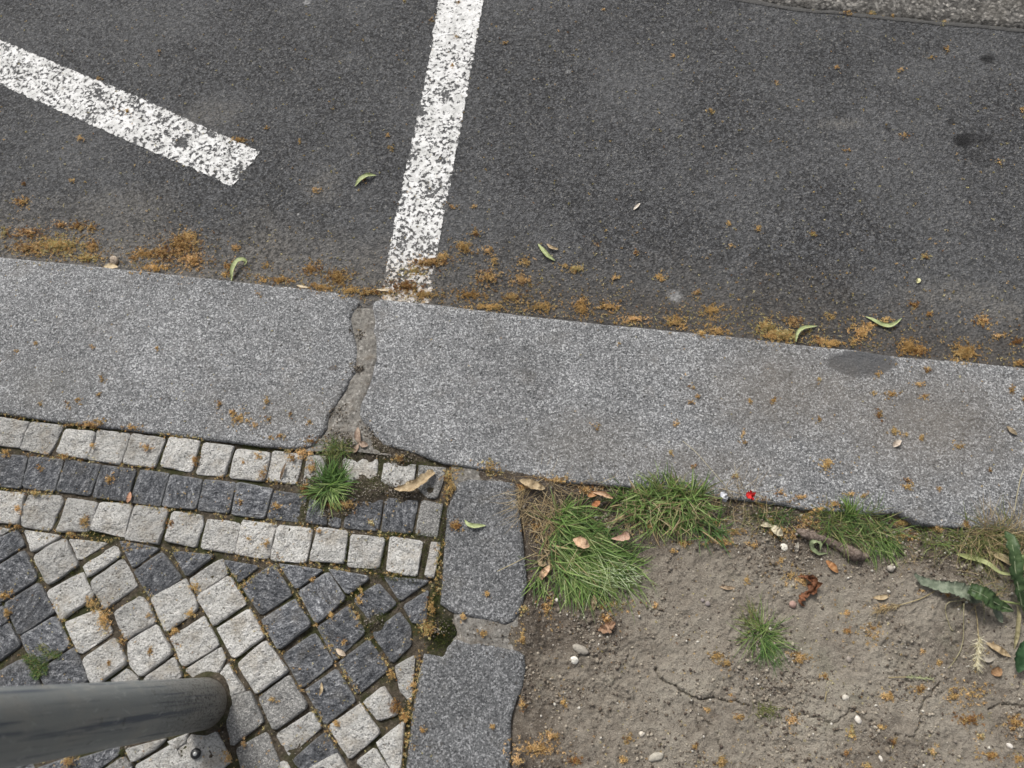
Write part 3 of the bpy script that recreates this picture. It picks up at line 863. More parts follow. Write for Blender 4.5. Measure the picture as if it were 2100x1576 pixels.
def cobble(kind, poly, k):
    z0 = Z_COB + random.uniform(-0.0025, 0.0025)
    if kind == 'D': z0 -= 0.0008
    w = PP(poly, z0)[:, :2]
    c = w.mean(0)
    area = 0.5 * sum(w[i][0] * w[(i + 1) % len(w)][1] - w[(i + 1) % len(w)][0] * w[i][1] for i in range(len(w)))
    if area < 0: w = w[::-1]
    # rounded corners then even spacing
    cut = np.random.default_rng(k).uniform(0.02, 0.10, len(w))
    pts = []
    for i in range(len(w)):
        a, b, d = w[i - 1], w[i], w[(i + 1) % len(w)]
        p1 = b + (a - b) * cut[i]; p2 = b + (d - b) * cut[i]
        pts += [p1, 0.25 * p1 + 0.5 * b + 0.25 * p2, p2]
    pts = np.array(pts + [pts[0]])
    per = np.linalg.norm(np.diff(pts, axis=0), axis=1).sum()
    n = max(16, min(36, int(per / 0.0065)))
    Q = resample(pts, n + 1)[:-1]
    nr = Q - c
    amp = 0.035 if kind == 'L' else 0.022
    Q = c + nr * (1 + amp * 2 * fbm(Q[:, 0] * 70, Q[:, 1] * 70, 200 + k, 3))[:, None]
    rough = 0.0125 if kind == 'L' else (0.0075 if kind == 'D' else 0.009)
    Q = c + (Q - c) * (1.020 if k < 40 else 1.046)
    tx, ty = np.random.default_rng(k + 900).normal(0, 0.018, 2)
    V = []
    rings = [(0.97, -0.045, 0), (1.0, -0.0034, 0.1), (0.988, -0.0012, 0.6), (0.955, -0.0002, 0.9), (0.80, 0.0003, 1), (0.60, 0.0006, 1), (0.38, 0.0008, 1), (0.17, 0.0008, 1)]
    for s, dz, rf in rings:
        q = c + (Q - c) * s
        zz = z0 + dz + rf * (rough * fbm(q[:, 0] * 45, q[:, 1] * 45, 300 + k, 3, 0.6)) + (q - c) @ np.array([tx, ty])
        V.append(np.concatenate([q - c, zz[:, None] - z0], 1))
    wr = np.concatenate([np.full(n, w_) for w_ in (0, 0.9, 1.0, 0.75, 0.0, 0, 0, 0)] + [np.zeros(1)])
    V.append(np.array([[0, 0, 0.0008 + rough * float(fbm(c[0] * 45, c[1] * 45, 300 + k, 3, 0.6))]]))
    V = np.concatenate(V)
    Fc = []
    for r_ in range(len(rings) - 1):
        for i in range(n):
            j = (i + 1) % n
            Fc.append((r_ * n + i, r_ * n + j, (r_ + 1) * n + j, (r_ + 1) * n + i))
    last = (len(rings) - 1) * n
    for i in range(n):
        Fc.append((last + i, last + (i + 1) % n, len(V) - 1))
    return mesh_np('cobblestone', V, Fc, {'L': M_CL, 'D': M_CD, 'M': M_SLAB2}[kind], pave, (c[0], c[1], z0), fl=wr)


M_SLAB2 = mat_granite('grey_granite_cobble', (0.10, 0.10, 0.098), (0.24, 0.238, 0.23), (0.50, 0.49, 0.47), 480)
for k, (kind, poly) in enumerate(COB):
    cobble(kind, poly, k)
k = len(COB)


def unP(q):
    d = R.T @ (np.array([q[0], q[1], q[2]]) - CAM)
    return (CX - F * d[0] / d[2], CY + F * d[1] / d[2])


for row, y0_, kd_ in ((0, 868, 'L'), (1, 948, 'D'), (2, 1026, 'L')):
    for i in range(1, 7):
        x_ = -112 - row * 9 - 80 * i; y_ = y0_ - 12 * i
        cobble(kd_, [(x_ + 4, y_ - 36), (x_ + 76, y_ - 27), (x_ + 66, y_ + 38), (x_ - 5, y_ + 30)], k); k += 1
cents = [PP(p_, Z_COB)[:, :2].mean(0) for _, p_ in COB]
e4_, e5_ = P(493, 1298.8, Z_COB)[:2], P(535.8, 1368.6, Z_COB)[:2]
sw = e5_ - e4_; sw = sw / np.linalg.norm(sw) * 0.068
pw = np.array([-sw[1], sw[0]])
r3 = PP([(-560, 995), (-200, 1050), (0, 1085), (880, 1195)], Z_COB)[:, :2]
for i in range(-16, 17):
    for j in range(-16, 17):
        q = e4_ + sw * i + pw * j
        lim = np.interp(-q[1], -sl_line[:, 1], sl_line[:, 0])
        if not (-1.45 < q[0] < lim - 0.115 and -0.72 < q[1] < np.interp(q[0], r3[:, 0], r3[:, 1]) - 0.05): continue
        u_, v_ = unP((q[0], q[1], Z_COB))
        if -10 < u_ < 1000 and v_ < 1590: continue
        if min(np.hypot(*(q - c_)) for c_ in cents) < 0.056: continue
        a_, b_ = sw * 0.47, pw * 0.47
        cobble('D' if (j // 2) % 2 else 'L', [unP((*(q + sx_ * a_ + sy_ * b_), Z_COB)) for sx_, sy_ in ((-1, -1), (1, -1), (1, 1), (-1, 1))], k); k += 1

# ------------------------------------------------------------------ soil bed
sx = axis(-0.12, 5, -0.11, 0.95, 0.0018); sy = axis(-5, 0.37, -0.30, 0.36, 0.0018)
GX, GY = np.meshgrid(sx, sy)


def tE(*p): return [(1030 + x / 3.94, 1176 + y / 3.94) for x, y in p]
def tF(*p): return [(1560 + x / 3.89, 1176 + y / 3.89) for x, y in p]


CRACKS = [(tE((1240, 780), (1280, 850), (1330, 880), (1400, 910), (1450, 960), (1510, 990), (1560, 1010), (1620, 1012), (1690, 1000), (1750, 1025), (1830, 1040), (1890, 1025), (1920, 1060), (1985, 1070)), 0.0016, 0.007),
          (tE((1560, 1010), (1548, 1070), (1575, 1170), (1600, 1290)), 0.001, 0.004), (tE((1600, 1150), (1700, 1240), (1745, 1310), (1760, 1440)), 0.0009, 0.004),
          (tE((1890, 1025), (1925, 960), (1930, 930)), 0.0009, 0.004), (tE((1650, 1290), (1620, 1340), (1590, 1380)), 0.0008, 0.003),
          (tF((310, 1125), (420, 1150), (500, 1165), (540, 1190), (590, 1185), (640, 1160), (690, 1130), (700, 1080), (740, 1085), (800, 1150), (900, 1180)), 0.0012, 0.005),
          (tF((1430, 875), (1375, 930), (1360, 985), (1315, 1000), (1290, 1070), (1268, 1110), (1290, 1170), (1260, 1220), (1230, 1290), (1210, 1312), (1160, 1290), (1080, 1290)), 0.0012, 0.005),
          (tF((1210, 1312), (1250, 1350)), 0.001, 0.004), (tF((1840, 1095), (1920, 1055), (2000, 1045), (2100, 1065)), 0.0016, 0.006), (tF((510, 1170), (515, 1250), (520, 1340)), 0.001, 0.003),
          (tF((1910, 1290), (1915, 1400)), 0.0008, 0.003), (tF((1130, 430), (1200, 500)), 0.0009, 0.003), (tF((690, 1070), (705, 1120)), 0.001, 0.004)]
CR_W = [(PP(pl, Z_SOIL)[:, :2], w, d) for pl, w, d in CRACKS]


KBW = PP(KB_R, 0)[:, :2]
CHIP = P(1868, 1074, Z_SOIL)
lum0 = P(1072, 1450, Z_SOIL)[0]


def soil_z(x, y, cracks=True):
    z = Z_SOIL + 0.016 * fbm(x * 5, y * 5, 401, 3) + 0.009 * fbm(x * 24, y * 24, 405, 4, 0.55)
    cl = fbm(x * 85, y * 85, 411, 3, 0.6)
    rg = 0.55 + 1.3 * np.clip(fbm(x * 9, y * 9, 451, 3) * 2 + 0.3, 0, 1)
    z = z + rg * (0.0050 * cl + 0.008 * np.clip(fbm(x * 190, y * 190, 417, 2) - 0.03, 0, 1))
    kb_ = np.interp(x, KBW[:, 0], KBW[:, 1])
    z = z + 0.010 * np.exp(-(np.maximum(kb_ - y, 0) / 0.03) ** 2) - 0.016 * np.exp(-((x - CHIP[0]) ** 2 + (y - CHIP[1]) ** 2) / 0.0007) + 0.008 * np.exp(-((x - lum0) / 0.035) ** 2)
    if cracks:
        jx = 0.006 * fbm(x * 130, y * 130, 421, 2); jy = 0.006 * fbm(x * 130, y * 130, 431, 2)
        for pl, w, d in CR_W:
            lo = pl.min(0) - 0.02; hi = pl.max(0) + 0.02
            mk = (x > lo[0]) & (x < hi[0]) & (y > lo[1]) & (y < hi[1])
            if not np.any(mk): continue
            dd = seg_dist((x + jx)[mk], (y + jy)[mk], pl)
            zz = z[mk]; zz = zz - 1.2 * d * np.exp(-(dd / (w * 0.62)) ** 2) + 0.0012 * np.exp(-((dd - 0.006) / 0.005) ** 2)
            z = z.copy(); z[mk] = zz
    return z


GZ = soil_z(GX, GY)
kbg = np.interp(GX, KBW[:, 0], KBW[:, 1])
GZ = np.where(GY > kbg + 0.006, np.minimum(GZ, -0.03), GZ)
# hollow under the kerb's chipped lower edge
for (px, py, r, h) in ((1700, 1070, .03, .004), (1120, 1010, .04, .008), (1075, 1300, .03, .006), (1900, 1260, .05, .004)):
    c = P(px, py, Z_SOIL); GZ = GZ + h * np.exp(-((GX - c[0]) ** 2 + (GY - c[1]) ** 2) / (r * r))
lum = P(1075, 1500, Z_SOIL)[0]
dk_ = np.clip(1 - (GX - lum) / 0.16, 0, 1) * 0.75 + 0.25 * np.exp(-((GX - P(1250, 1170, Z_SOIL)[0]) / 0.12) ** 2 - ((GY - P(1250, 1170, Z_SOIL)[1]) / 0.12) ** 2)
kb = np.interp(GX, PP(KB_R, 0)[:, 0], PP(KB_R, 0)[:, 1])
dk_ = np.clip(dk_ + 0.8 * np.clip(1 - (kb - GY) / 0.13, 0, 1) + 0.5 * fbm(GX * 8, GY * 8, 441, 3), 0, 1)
sV = np.stack([GX, GY, GZ], -1).reshape(-1, 3)
sf = grid_faces(len(sx), len(sy))
sc_ = sV[sf].mean(1)
sf = sf[sc_[:, 1] < np.interp(sc_[:, 0], KBW[:, 0], KBW[:, 1]) + 0.12]
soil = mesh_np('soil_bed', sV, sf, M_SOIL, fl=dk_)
tag(soil, 'dry cracked grey brown planting soil beside the edging stones', 'soil', kind='structure')

# ------------------------------------------------------------------ small scatter: blossoms, crumbs, moss
KEDGE = np.array(KT_L[2:] + KT_R)


def kerb_top_y(px): return np.interp(px, KEDGE[:, 0], KEDGE[:, 1])


KBEDGE = np.array([(-200, 822)] + KB_L[3:8] + [(700, 905)] + KB_R)


def kerb_bot_y(px): return np.interp(px, KBEDGE[:, 0], KBEDGE[:, 1])


def surf_pt(px, py):
    """point and surface height of whatever lies at the photo pixel"""
    if py < kerb_top_y(px): q = P(px, py, Z_ROAD + 0.001); return q
    if py < kerb_bot_y(px): return P(px, py, 0.0005)
    if px > 1075:
        q = P(px, py, Z_SOIL); z = float(soil_z(np.array([q[0]]), np.array([q[1]]), False)[0]); return P(px, py, z)
    return P(px, py, -0.001)


def blossom_templates(n=7):
    out = []
    for t in range(n):
        r = np.random.default_rng(500 + t)
        V = []; Fc = []
        for s in range(r.integers(8, 13)):
            az = r.uniform(0, 2 * math.pi); el = r.uniform(0.0, 1.1)
            d = np.array([math.cos(az) * math.cos(el), math.sin(az) * math.cos(el), math.sin(el) * 0.8])
            L = r.uniform(0.6, 1.25); w = r.uniform(0.055, 0.095)
            sd_ = np.cross(d, r.normal(size=3)); sd_ /= np.linalg.norm(sd_)
            u_ = np.cross(d, sd_)
            b = len(V)
            V += [sd_ * w, -sd_ * w * 0.6 + u_ * w, -sd_ * w * 0.6 - u_ * w, d * L * 0.6 + sd_ * w * 1.2 + np.array([0, 0, .08]), d * L + r.normal(size=3) * 0.15]
            Fc += [(b, b + 1, b + 3), (b + 1, b + 2, b + 3), (b + 2, b, b + 3), (b + 1, b + 4, b + 3), (b + 2, b + 4, b + 1)]
            if r.random() < 0.6:   # a bud at the tip
                b = len(V); e = d * L; k = r.uniform(0.12, 0.22)
                V += [e + np.array(o) * k for o in ((1, 0, 0), (-.5, .8, 0), (-.5, -.8, 0), (0, 0, 1))]
                Fc += [(b, b + 1, b + 3), (b + 1, b + 2, b + 3), (b + 2, b, b + 3)]
        out.append((np.array(V), np.array(Fc)))
    return out


TPL = blossom_templates()
PALY = np.array([(0.60, 0.52, 0.25), (0.48, 0.42, 0.17), (0.70, 0.62, 0.36), (0.55, 0.40, 0.16)])
PAL = np.array([(0.60, 0.40, 0.165), (0.67, 0.46, 0.20), (0.48, 0.30, 0.115), (0.66, 0.48, 0.22), (0.57, 0.41, 0.18), (0.78, 0.54, 0.28), (0.30, 0.155, 0.06)])


def scatter(name, items, label, parent=None):
    """items: (point, size, colour); one stuff object"""
    Vs, Fs, Cs = [], [], []; b = 0
    for k, (p, s, c) in enumerate(items):
        V, Fc = TPL[RNG.integers(len(TPL))]
        a = RNG.uniform(0, 6.283); ca, sa = math.cos(a), math.sin(a)
        Rm = np.array([[ca, -sa, 0], [sa, ca, 0], [0, 0, 1]])
        v = V @ Rm.T * (s * 1.22) + p
        Vs.append(v); Fs.append(Fc + b); b += len(v)
        Cs.append(np.repeat(np.array(c)[None] * RNG.uniform(0.8, 1.2), len(v), 0) * RNG.uniform(0.85, 1.15, (len(v), 1)))
    o = mesh_np(name, np.concatenate(Vs), np.concatenate(Fs), M_BLOS, None, smooth=False, cols=np.concatenate(Cs))
    tag(o, label, 'fallen blossoms', kind='stuff')
    return o


def clump(px, py, rx, ry, n, pal=PAL, size=(0.0022, 0.0036), pile=0.006, rot=0.0):
    out = []
    pal = pal[RNG.integers(0, len(pal), 4)] * RNG.uniform(0.86, 1.12)
    if RNG.random() < 0.12: pal = np.concatenate([pal, PALY])
    dust = RNG.random(n) < 0.35
    for i_ in range(n):
        r = abs(RNG.normal(0, 0.95 if dust[i_] else 0.55)); a = RNG.uniform(0, 6.283)
        u, v = rx * r * math.cos(a), ry * r * math.sin(a)
        x = px + u * math.cos(rot) - v * math.sin(rot); y = py + u * math.sin(rot) + v * math.cos(rot)
        q = surf_pt(x, y)
        q[2] += pile * max(0, 1 - r) * RNG.uniform(0, 1)
        out.append((q, RNG.uniform(0.0008, 0.0018) if dust[i_] else RNG.uniform(*size), pal[RNG.integers(len(pal))]))
    return out


road_items, kerb_items, cob_items, soil_items = [], [], [], []
# masses in the gutter (photo position, half width, half height, number)
for c in ((120, 505, 75, 26, 210), (60, 510, 45, 16, 70), (60, 478, 45, 16, 45), (125, 462, 22, 10, 22), (160, 465, 20, 16, 26), (190, 468, 18, 12, 22), (190, 505, 22, 22, 40), (180, 530, 40, 12, 40),
          (10, 480, 14, 14, 16), (375, 505, 48, 34, 150), (335, 520, 38, 20, 70), (300, 520, 34, 14, 38), (395, 535, 34, 22, 70), (318, 550, 40, 12, 40), (385, 488, 22, 14, 35), (275, 530, 18, 12, 18),
          (485, 508, 14, 10, 16), (470, 545, 15, 14, 20), (460, 565, 10, 8, 10), (575, 575, 30, 9, 30), (548, 545, 10, 8, 10), (692, 570, 30, 22, 75), (640, 552, 26, 16, 34), (660, 590, 40, 8, 34), (720, 596, 40, 10, 36), (760, 600, 34, 10, 26),
          (540, 575, 18, 8, 14), (880, 540, 46, 12, 90), (905, 528, 18, 10, 26), (850, 555, 26, 12, 30), (830, 588, 46, 18, 60), (870, 605, 50, 10, 40), (800, 600, 24, 8, 16), (960, 605, 50, 14, 40), (1000, 630, 40, 8, 36),
          (950, 508, 22, 18, 46), (1000, 515, 20, 10, 22), (1012, 535, 14, 10, 16), (975, 478, 11, 9, 14), (1075, 540, 26, 14, 22), (1000, 570, 36, 22, 44), (1070, 575, 30, 16, 28), (1180, 552, 22, 9, 28), (1160, 547, 10, 8, 8),
          (1195, 635, 22, 20, 40), (1110, 630, 40, 16, 38), (1050, 610, 40, 18, 34), (1250, 630, 26, 14, 26), (1190, 620, 30, 14, 20), (1355, 570, 15, 14, 18), (1262, 570, 12, 8, 8), (1462, 637, 26, 14, 34), (1385, 662, 26, 22, 34),
          (1440, 685, 24, 8, 18), (1300, 655, 40, 10, 28), (1470, 680, 30, 14, 26), (1430, 600, 20, 8, 10), (1568, 672, 24, 18, 50), (1605, 688, 40, 16, 84), (1625, 660, 24, 14, 30), (1580, 690, 20, 9, 24), (1680, 700, 16, 10, 22),
          (1705, 704, 28, 8, 30), (1765, 682, 22, 20, 46), (1750, 700, 10, 8, 12), (1782, 668, 24, 8, 16), (1700, 650, 12, 7, 10), (1815, 655, 18, 8, 14), (1862, 712, 24, 20, 70), (1885, 720, 22, 12, 34), (1978, 722, 32, 20, 80),
          (2012, 660, 18, 14, 26), (2045, 690, 18, 8, 18), (1875, 625, 14, 10, 18), (2085, 702, 14, 9, 14), (2090, 745, 22, 7, 22), (1905, 645, 10, 6, 8), (1895, 527, 10, 8, 9), (45, 415, 17, 11, 24), (165, 285, 12, 8, 10),
          (490, 288, 26, 8, 26), (262, 230, 8, 7, 8), (615, 292, 6, 7, 6), (650, 392, 16, 8, 9), (545, 265, 6, 5, 4), (935, 77, 9, 7, 9), (928, 135, 7, 7, 7), (885, 42, 7, 7, 6), (940, 6, 8, 7, 7), (830, 3, 6, 6, 5), (1457, 229, 8, 9, 11),
          (1553, 470, 8, 8, 9), (1668, 480, 8, 8, 9), (1495, 459, 6, 7, 5), (1855, 278, 9, 7, 9), (1847, 144, 6, 6, 5), (1715, 138, 8, 6, 6), (1740, 26, 20, 6, 12), (1790, 27, 14, 5, 10), (1830, 33, 6, 8, 7), (1935, 45, 8, 6, 6),
          (1590, 172, 6, 6, 4), (1940, 103, 6, 8, 5), (1910, 118, 12, 6, 6), (2050, 332, 9, 8, 6), (1740, 308, 8, 5, 4), (2095, 226, 8, 6, 6), (1380, 115, 5, 5, 4), (1238, 20, 5, 5, 4), (1035, 90, 9, 5, 5), (972, 424, 6, 10, 5),
          (925, 424, 12, 6, 8), (745, 365, 7, 9, 6), (803, 305, 6, 6, 4), (795, 277, 5, 6, 4), (327, 107, 5, 5, 4), (205, 163, 7, 5, 4), (50, 377, 7, 5, 5), (147, 372, 8, 5, 5), (1225, 503, 8, 8, 4), (1305, 520, 8, 6, 5), (1500, 505, 8, 8, 4)):
    px, py, rx, ry, n = c
    road_items += clump(px, py, rx, ry, int(n * 4.2) if n >= 24 else int(n * 2.6), pile=0.007 if n > 40 else 0.003, size=(0.0020, 0.0036))
# loose ones: thick by the kerb, thin beyond
def loose(n, fn, items, size, pal):
    k = 0
    while k < n:
        x = RNG.uniform(-150, 2250); y = RNG.uniform(-60, 1640)
        if RNG.random() < fn(x, y):
            items.append((surf_pt(x, y), RNG.uniform(*size), pal[RNG.integers(len(pal))])); k += 1


def dens_road(x, y):
    d = kerb_top_y(x) - y
    if d < 2: return 0
    nn = float(vn(np.array(x / 70), np.array(y / 50), 61))
    return min(1, math.exp(-d / 42) * (0.25 + 1.2 * max(0, nn - 0.35)) * (1.3 if 780 < x < 1800 else 0.8) + 0.006)


PALM = np.concatenate([PAL, PALY, PALY])
loose(3200, dens_road, road_items, (0.0008, 0.0026), PALM)
loose(950, lambda x, y: 0.5 if y < kerb_top_y(x) - 60 else 0, road_items, (0.0012, 0.0030), np.concatenate([PALY, PALY, PALM]))
loose(110, lambda x, y: 0.5 if x > 1600 and y < 45 + (x - 1600) * 0.03 else 0, road_items, (0.0012, 0.0026), PALY)
for c in ((490, 860, 28, 18, 46), (450, 830, 14, 10, 10), (545, 825, 10, 14, 10), (475, 845, 14, 10, 14), (520, 870, 16, 10, 14), (210, 778, 9, 8, 10), (205, 810, 9, 6, 7), (160, 820, 10, 10, 8), (85, 830, 9, 8, 8), (35, 722, 7, 6, 5),
          (322, 715, 8, 8, 8), (75, 705, 6, 6, 5), (190, 712, 7, 6, 6), (530, 604, 9, 5, 5), (140, 830, 12, 10, 7), (550, 860, 10, 10, 8), (635, 865, 8, 8, 6), (595, 855, 8, 6, 5), (575, 895, 20, 8, 14), (640, 905, 20, 10, 20),
          (1800, 768, 9, 11, 12), (1900, 760, 10, 6, 11), (1885, 788, 14, 7, 12), (1828, 810, 16, 12, 18), (1895, 815, 12, 8, 12), (1802, 850, 11, 14, 18), (1585, 825, 9, 8, 10), (1537, 822, 7, 6, 6), (1835, 885, 15, 8, 20),
          (1855, 892, 8, 6, 8), (1890, 900, 10, 9, 12), (1697, 952, 18, 16, 40), (1525, 890, 8, 8, 7), (1528, 910, 7, 5, 5), (1965, 915, 9, 11, 13), (1860, 985, 12, 5, 10), (1862, 998, 14, 8, 24), (1925, 1003, 8, 6, 6), (2075, 800, 9, 9, 10),
          (2098, 820, 6, 10, 8), (1680, 860, 8, 8, 6), (1420, 795, 8, 8, 6), (1418, 825, 9, 6, 7), (1430, 815, 8, 8, 6), (1220, 870, 10, 6, 5), (1225, 880, 8, 8, 5), (1385, 870, 9, 9, 7), (1375, 930, 7, 10, 8), (1425, 957, 9, 7, 8),
          (1000, 950, 40, 7, 18), (2030, 965, 6, 6, 4), (1270, 705, 6, 5, 3), (1680, 780, 7, 7, 5), (1790, 805, 9, 7, 7), (1505, 975, 14, 8, 9), (1600, 1010, 14, 8, 10), (1740, 1015, 14, 7, 12), (1770, 1018, 10, 6, 9)):
    kerb_items += clump(*c[:4], int(c[4] * 1.6), pile=0.003, size=(0.0018, 0.0034))
loose(260, lambda x, y: (0.6 if kerb_top_y(x) + 8 < y < kerb_bot_y(x) - 4 else 0) * (0.2 if 760 < x < 1350 else 1), kerb_items, (0.0010, 0.0022), PALM)
# pavement: joints, ends of rows
JL = [([(0, 845), (130, 868), (260, 882), (410, 900), (560, 918), (650, 925)], 120, 7), ([(0, 925), (130, 935), (260, 955), (400, 975), (540, 985), (620, 1000)], 60, 6),
      ([(0, 1005), (130, 1015), (250, 1030), (400, 1055), (560, 1070), (700, 1090), (860, 1100)], 80, 6), ([(0, 1085), (150, 1095), (330, 1125), (480, 1145), (620, 1155), (720, 1170), (880, 1190)], 90, 6),
      ([(925, 965), (915, 1010), (908, 1100), (895, 1200), (870, 1250), (880, 1300), (855, 1380), (845, 1450), (830, 1570)], 120, 9), ([(930, 965), (1030, 970), (1130, 992)], 60, 6),
      ([(45, 1090), (140, 1300), (190, 1400)], 40, 5), ([(140, 1100), (200, 1260), (260, 1370)], 30, 5), ([(245, 1120), (300, 1215), (345, 1300), (380, 1390)], 34, 5), ([(345, 1130), (410, 1230), (470, 1350), (540, 1500)], 34, 5),
      ([(455, 1150), (540, 1290), (630, 1430), (700, 1550)], 40, 5), ([(570, 1160), (650, 1280), (730, 1420), (780, 1490)], 40, 5), ([(680, 1170), (750, 1300), (810, 1390)], 36, 5), ([(480, 1210), (560, 1160)], 12, 4), ([(540, 1290), (620, 1230), (700, 1200)], 20, 5)]
for pl, n, w in JL:
    q = resample(np.array(pl, float), n * 4)
    for x, y in q:
        if RNG.random() < 0.8:
            nn = float(vn(np.array(x / 35), np.array(y / 35), 77))
            if nn < 0.36: continue
            p_ = surf_pt(x + RNG.normal(0, w), y + RNG.normal(0, w * 0.7)); p_[2] -= 0.003
            cob_items.append((p_, RNG.uniform(0.0016, 0.003), PALM[RNG.integers(len(PALM))]))
for c in ((215, 1270, 16, 26, 60), (190, 1240, 14, 14, 22), (10, 1220, 16, 12, 20), (15, 1255, 8, 14, 14), (225, 985, 8, 12, 14), (82, 960, 9, 8, 9), (132, 938, 12, 6, 12), (12, 928, 12, 10, 14), (300, 918, 16, 8, 18), (190, 915, 9, 8, 9),
          (185, 872, 26, 8, 26), (205, 867, 12, 8, 14), (275, 878, 24, 8, 16), (400, 945, 10, 14, 16), (500, 950, 10, 8, 10), (540, 970, 10, 16, 14), (530, 935, 10, 10, 9), (495, 1030, 14, 8, 9), (570, 1040, 12, 8, 10), (175, 1070, 14, 14, 22),
          (350, 1075, 12, 14, 14), (70, 1012, 22, 6, 18), (35, 1080, 16, 7, 14), (40, 1045, 9, 10, 10), (145, 1095, 12, 6, 10), (545, 1115, 10, 10, 12), (510, 1105, 8, 7, 7), (655, 1090, 8, 8, 6), (700, 1035, 40, 12, 50), (760, 1072, 9, 7, 9),
          (735, 1230, 9, 12, 12), (740, 1210, 6, 8, 6), (680, 1262, 9, 12, 12), (705, 1318, 8, 9, 9), (735, 1266, 6, 7, 5), (640, 1190, 7, 6, 5), (935, 1078, 15, 11, 34), (1000, 1218, 8, 6, 5), (440, 1480, 22, 16, 50), (455, 1460, 10, 12, 20),
          (140, 1560, 16, 20, 30), (305, 1262, 10, 8, 9), (390, 1260, 12, 10, 16), (400, 1205, 10, 12, 14), (360, 1295, 10, 10, 12), (310, 1335, 9, 14, 22), (225, 1360, 7, 8, 8), (250, 1315, 7, 14, 10), (875, 1290, 20, 24, 60), (885, 1245, 12, 20, 20),
          (810, 1450, 14, 16, 30), (830, 1470, 10, 14, 18), (805, 1385, 10, 14, 18), (848, 1405, 9, 14, 12), (690, 1485, 9, 7, 8), (560, 1435, 10, 7, 6), (500, 1525, 8, 8, 7), (470, 1555, 12, 16, 20), (920, 975, 14, 14, 26), (925, 1000, 12, 20, 26),
          (620, 930, 22, 12, 40), (600, 940, 12, 10, 16), (640, 960, 12, 12, 16), (625, 1000, 14, 18, 20), (1005, 960, 22, 6, 14), (820, 940, 14, 10, 14), (990, 1300, 16, 9, 9), (950, 1265, 10, 9, 9), (1075, 1310, 14, 12, 26), (1010, 1490, 7, 6, 5), (868, 1500, 9, 9, 7)):
    cob_items += clump(*c[:4], int(c[4] * 2.4), pile=0.004, size=(0.0018, 0.0034))
loose(900, lambda x, y: 0.5 if x < 900 and y > kerb_bot_y(x) else 0, cob_items, (0.0010, 0.0022), PALM)
for c in ((1130, 990, 60, 14, 90), (1200, 1005, 30, 10, 40), (1080, 1000, 30, 12, 30), (1100, 1080, 30, 30, 26), (1245, 1270, 12, 14, 30), (1080, 1300, 12, 18, 30), (1075, 1250, 10, 10, 10), (1100, 1535, 50, 22, 90), (1060, 1560, 16, 14, 24),
          (1130, 1510, 20, 10, 26), (1155, 1440, 7, 14, 12), (1072, 1445, 10, 14, 16), (1178, 1560, 20, 10, 22), (1290, 1515, 14, 10, 14), (1278, 1558, 10, 10, 14), (1345, 1242, 8, 7, 10), (1470, 1345, 18, 14, 26), (1490, 1360, 12, 10, 14),
          (1480, 1560, 14, 14, 30), (1425, 1530, 8, 8, 8), (1500, 1430, 9, 10, 9), (1515, 1470, 10, 8, 10), (1450, 1455, 8, 6, 6), (1625, 1475, 14, 14, 30), (1690, 1387, 8, 8, 12), (1818, 1428, 16, 12, 32), (1885, 1412, 16, 12, 28),
          (1955, 1428, 12, 14, 20), (1925, 1358, 8, 8, 10), (1890, 1335, 7, 7, 8), (1910, 1247, 8, 6, 7), (1810, 1245, 16, 9, 18), (1735, 1258, 10, 8, 12), (1738, 1295, 9, 9, 10), (1790, 1288, 10, 7, 10), (1745, 1500, 14, 16, 24), (1832, 1520, 8, 10, 10),
          (1805, 1492, 10, 6, 8), (1640, 1350, 26, 16, 40), (1985, 1475, 34, 14, 46), (2080, 1480, 24, 24, 46), (1910, 1540, 12, 10, 14), (2030, 1550, 24, 10, 26), (2090, 1555, 14, 14, 18), (1735, 1545, 10, 7, 8), (1780, 1572, 10, 6, 8), (2010, 1510, 14, 8, 12),
          (1890, 1212, 8, 6, 7), (1940, 1220, 10, 8, 10), (1680, 1050, 26, 12, 50), (1650, 1060, 16, 10, 20), (1625, 1100, 10, 10, 16), (1710, 1035, 20, 8, 24), (1850, 1072, 30, 10, 50), (1915, 1085, 24, 8, 26), (1980, 1075, 8, 8, 9), (1600, 1150, 9, 8, 8),
          (1580, 1068, 8, 8, 8), (1505, 1090, 30, 10, 30), (1400, 1115, 20, 10, 20), (1470, 1070, 24, 10, 20), (1545, 1120, 10, 8, 10), (1380, 1130, 10, 7, 9), (1530, 1190, 6, 8, 6), (1645, 1190, 22, 14, 30), (1640, 1020, 20, 8, 16), (1230, 1185, 10, 7, 8), (1560, 1030, 16, 12, 14), (1660, 1075, 50, 20, 60), (1600, 1090, 50, 20, 40), (1850, 1100, 60, 20, 50), (1480, 1110, 60, 20, 40), (1330, 1080, 60, 30, 30), (1120, 1250, 30, 60, 40), (1250, 1240, 60, 20, 30), (1620, 1180, 60, 40, 30), (1780, 1300, 60, 40, 30), (1990, 1420, 60, 40, 40)):
    soil_items += clump(*c[:4], int(c[4] * 2.2), pile=0.004, size=(0.0018, 0.0034))
loose(900, lambda x, y: 0.5 if x > 1085 and y > kerb_bot_y(x) + 8 else 0, soil_items, (0.0010, 0.0024), PALM)
scatter('road_blossom_litter', road_items, 'orange brown fallen blossoms heaped in the gutter and strewn over the asphalt')
scatter('kerb_blossom_litter', kerb_items, 'small ochre fallen blossoms scattered on top of the granite kerb')
scatter('pavement_blossom_litter', cob_items, 'fallen brown blossoms lodged in the joints of the cobbles')
scatter('soil_blossom_litter', soil_items, 'dry ochre blossoms strewn over the bare soil and under the weeds')

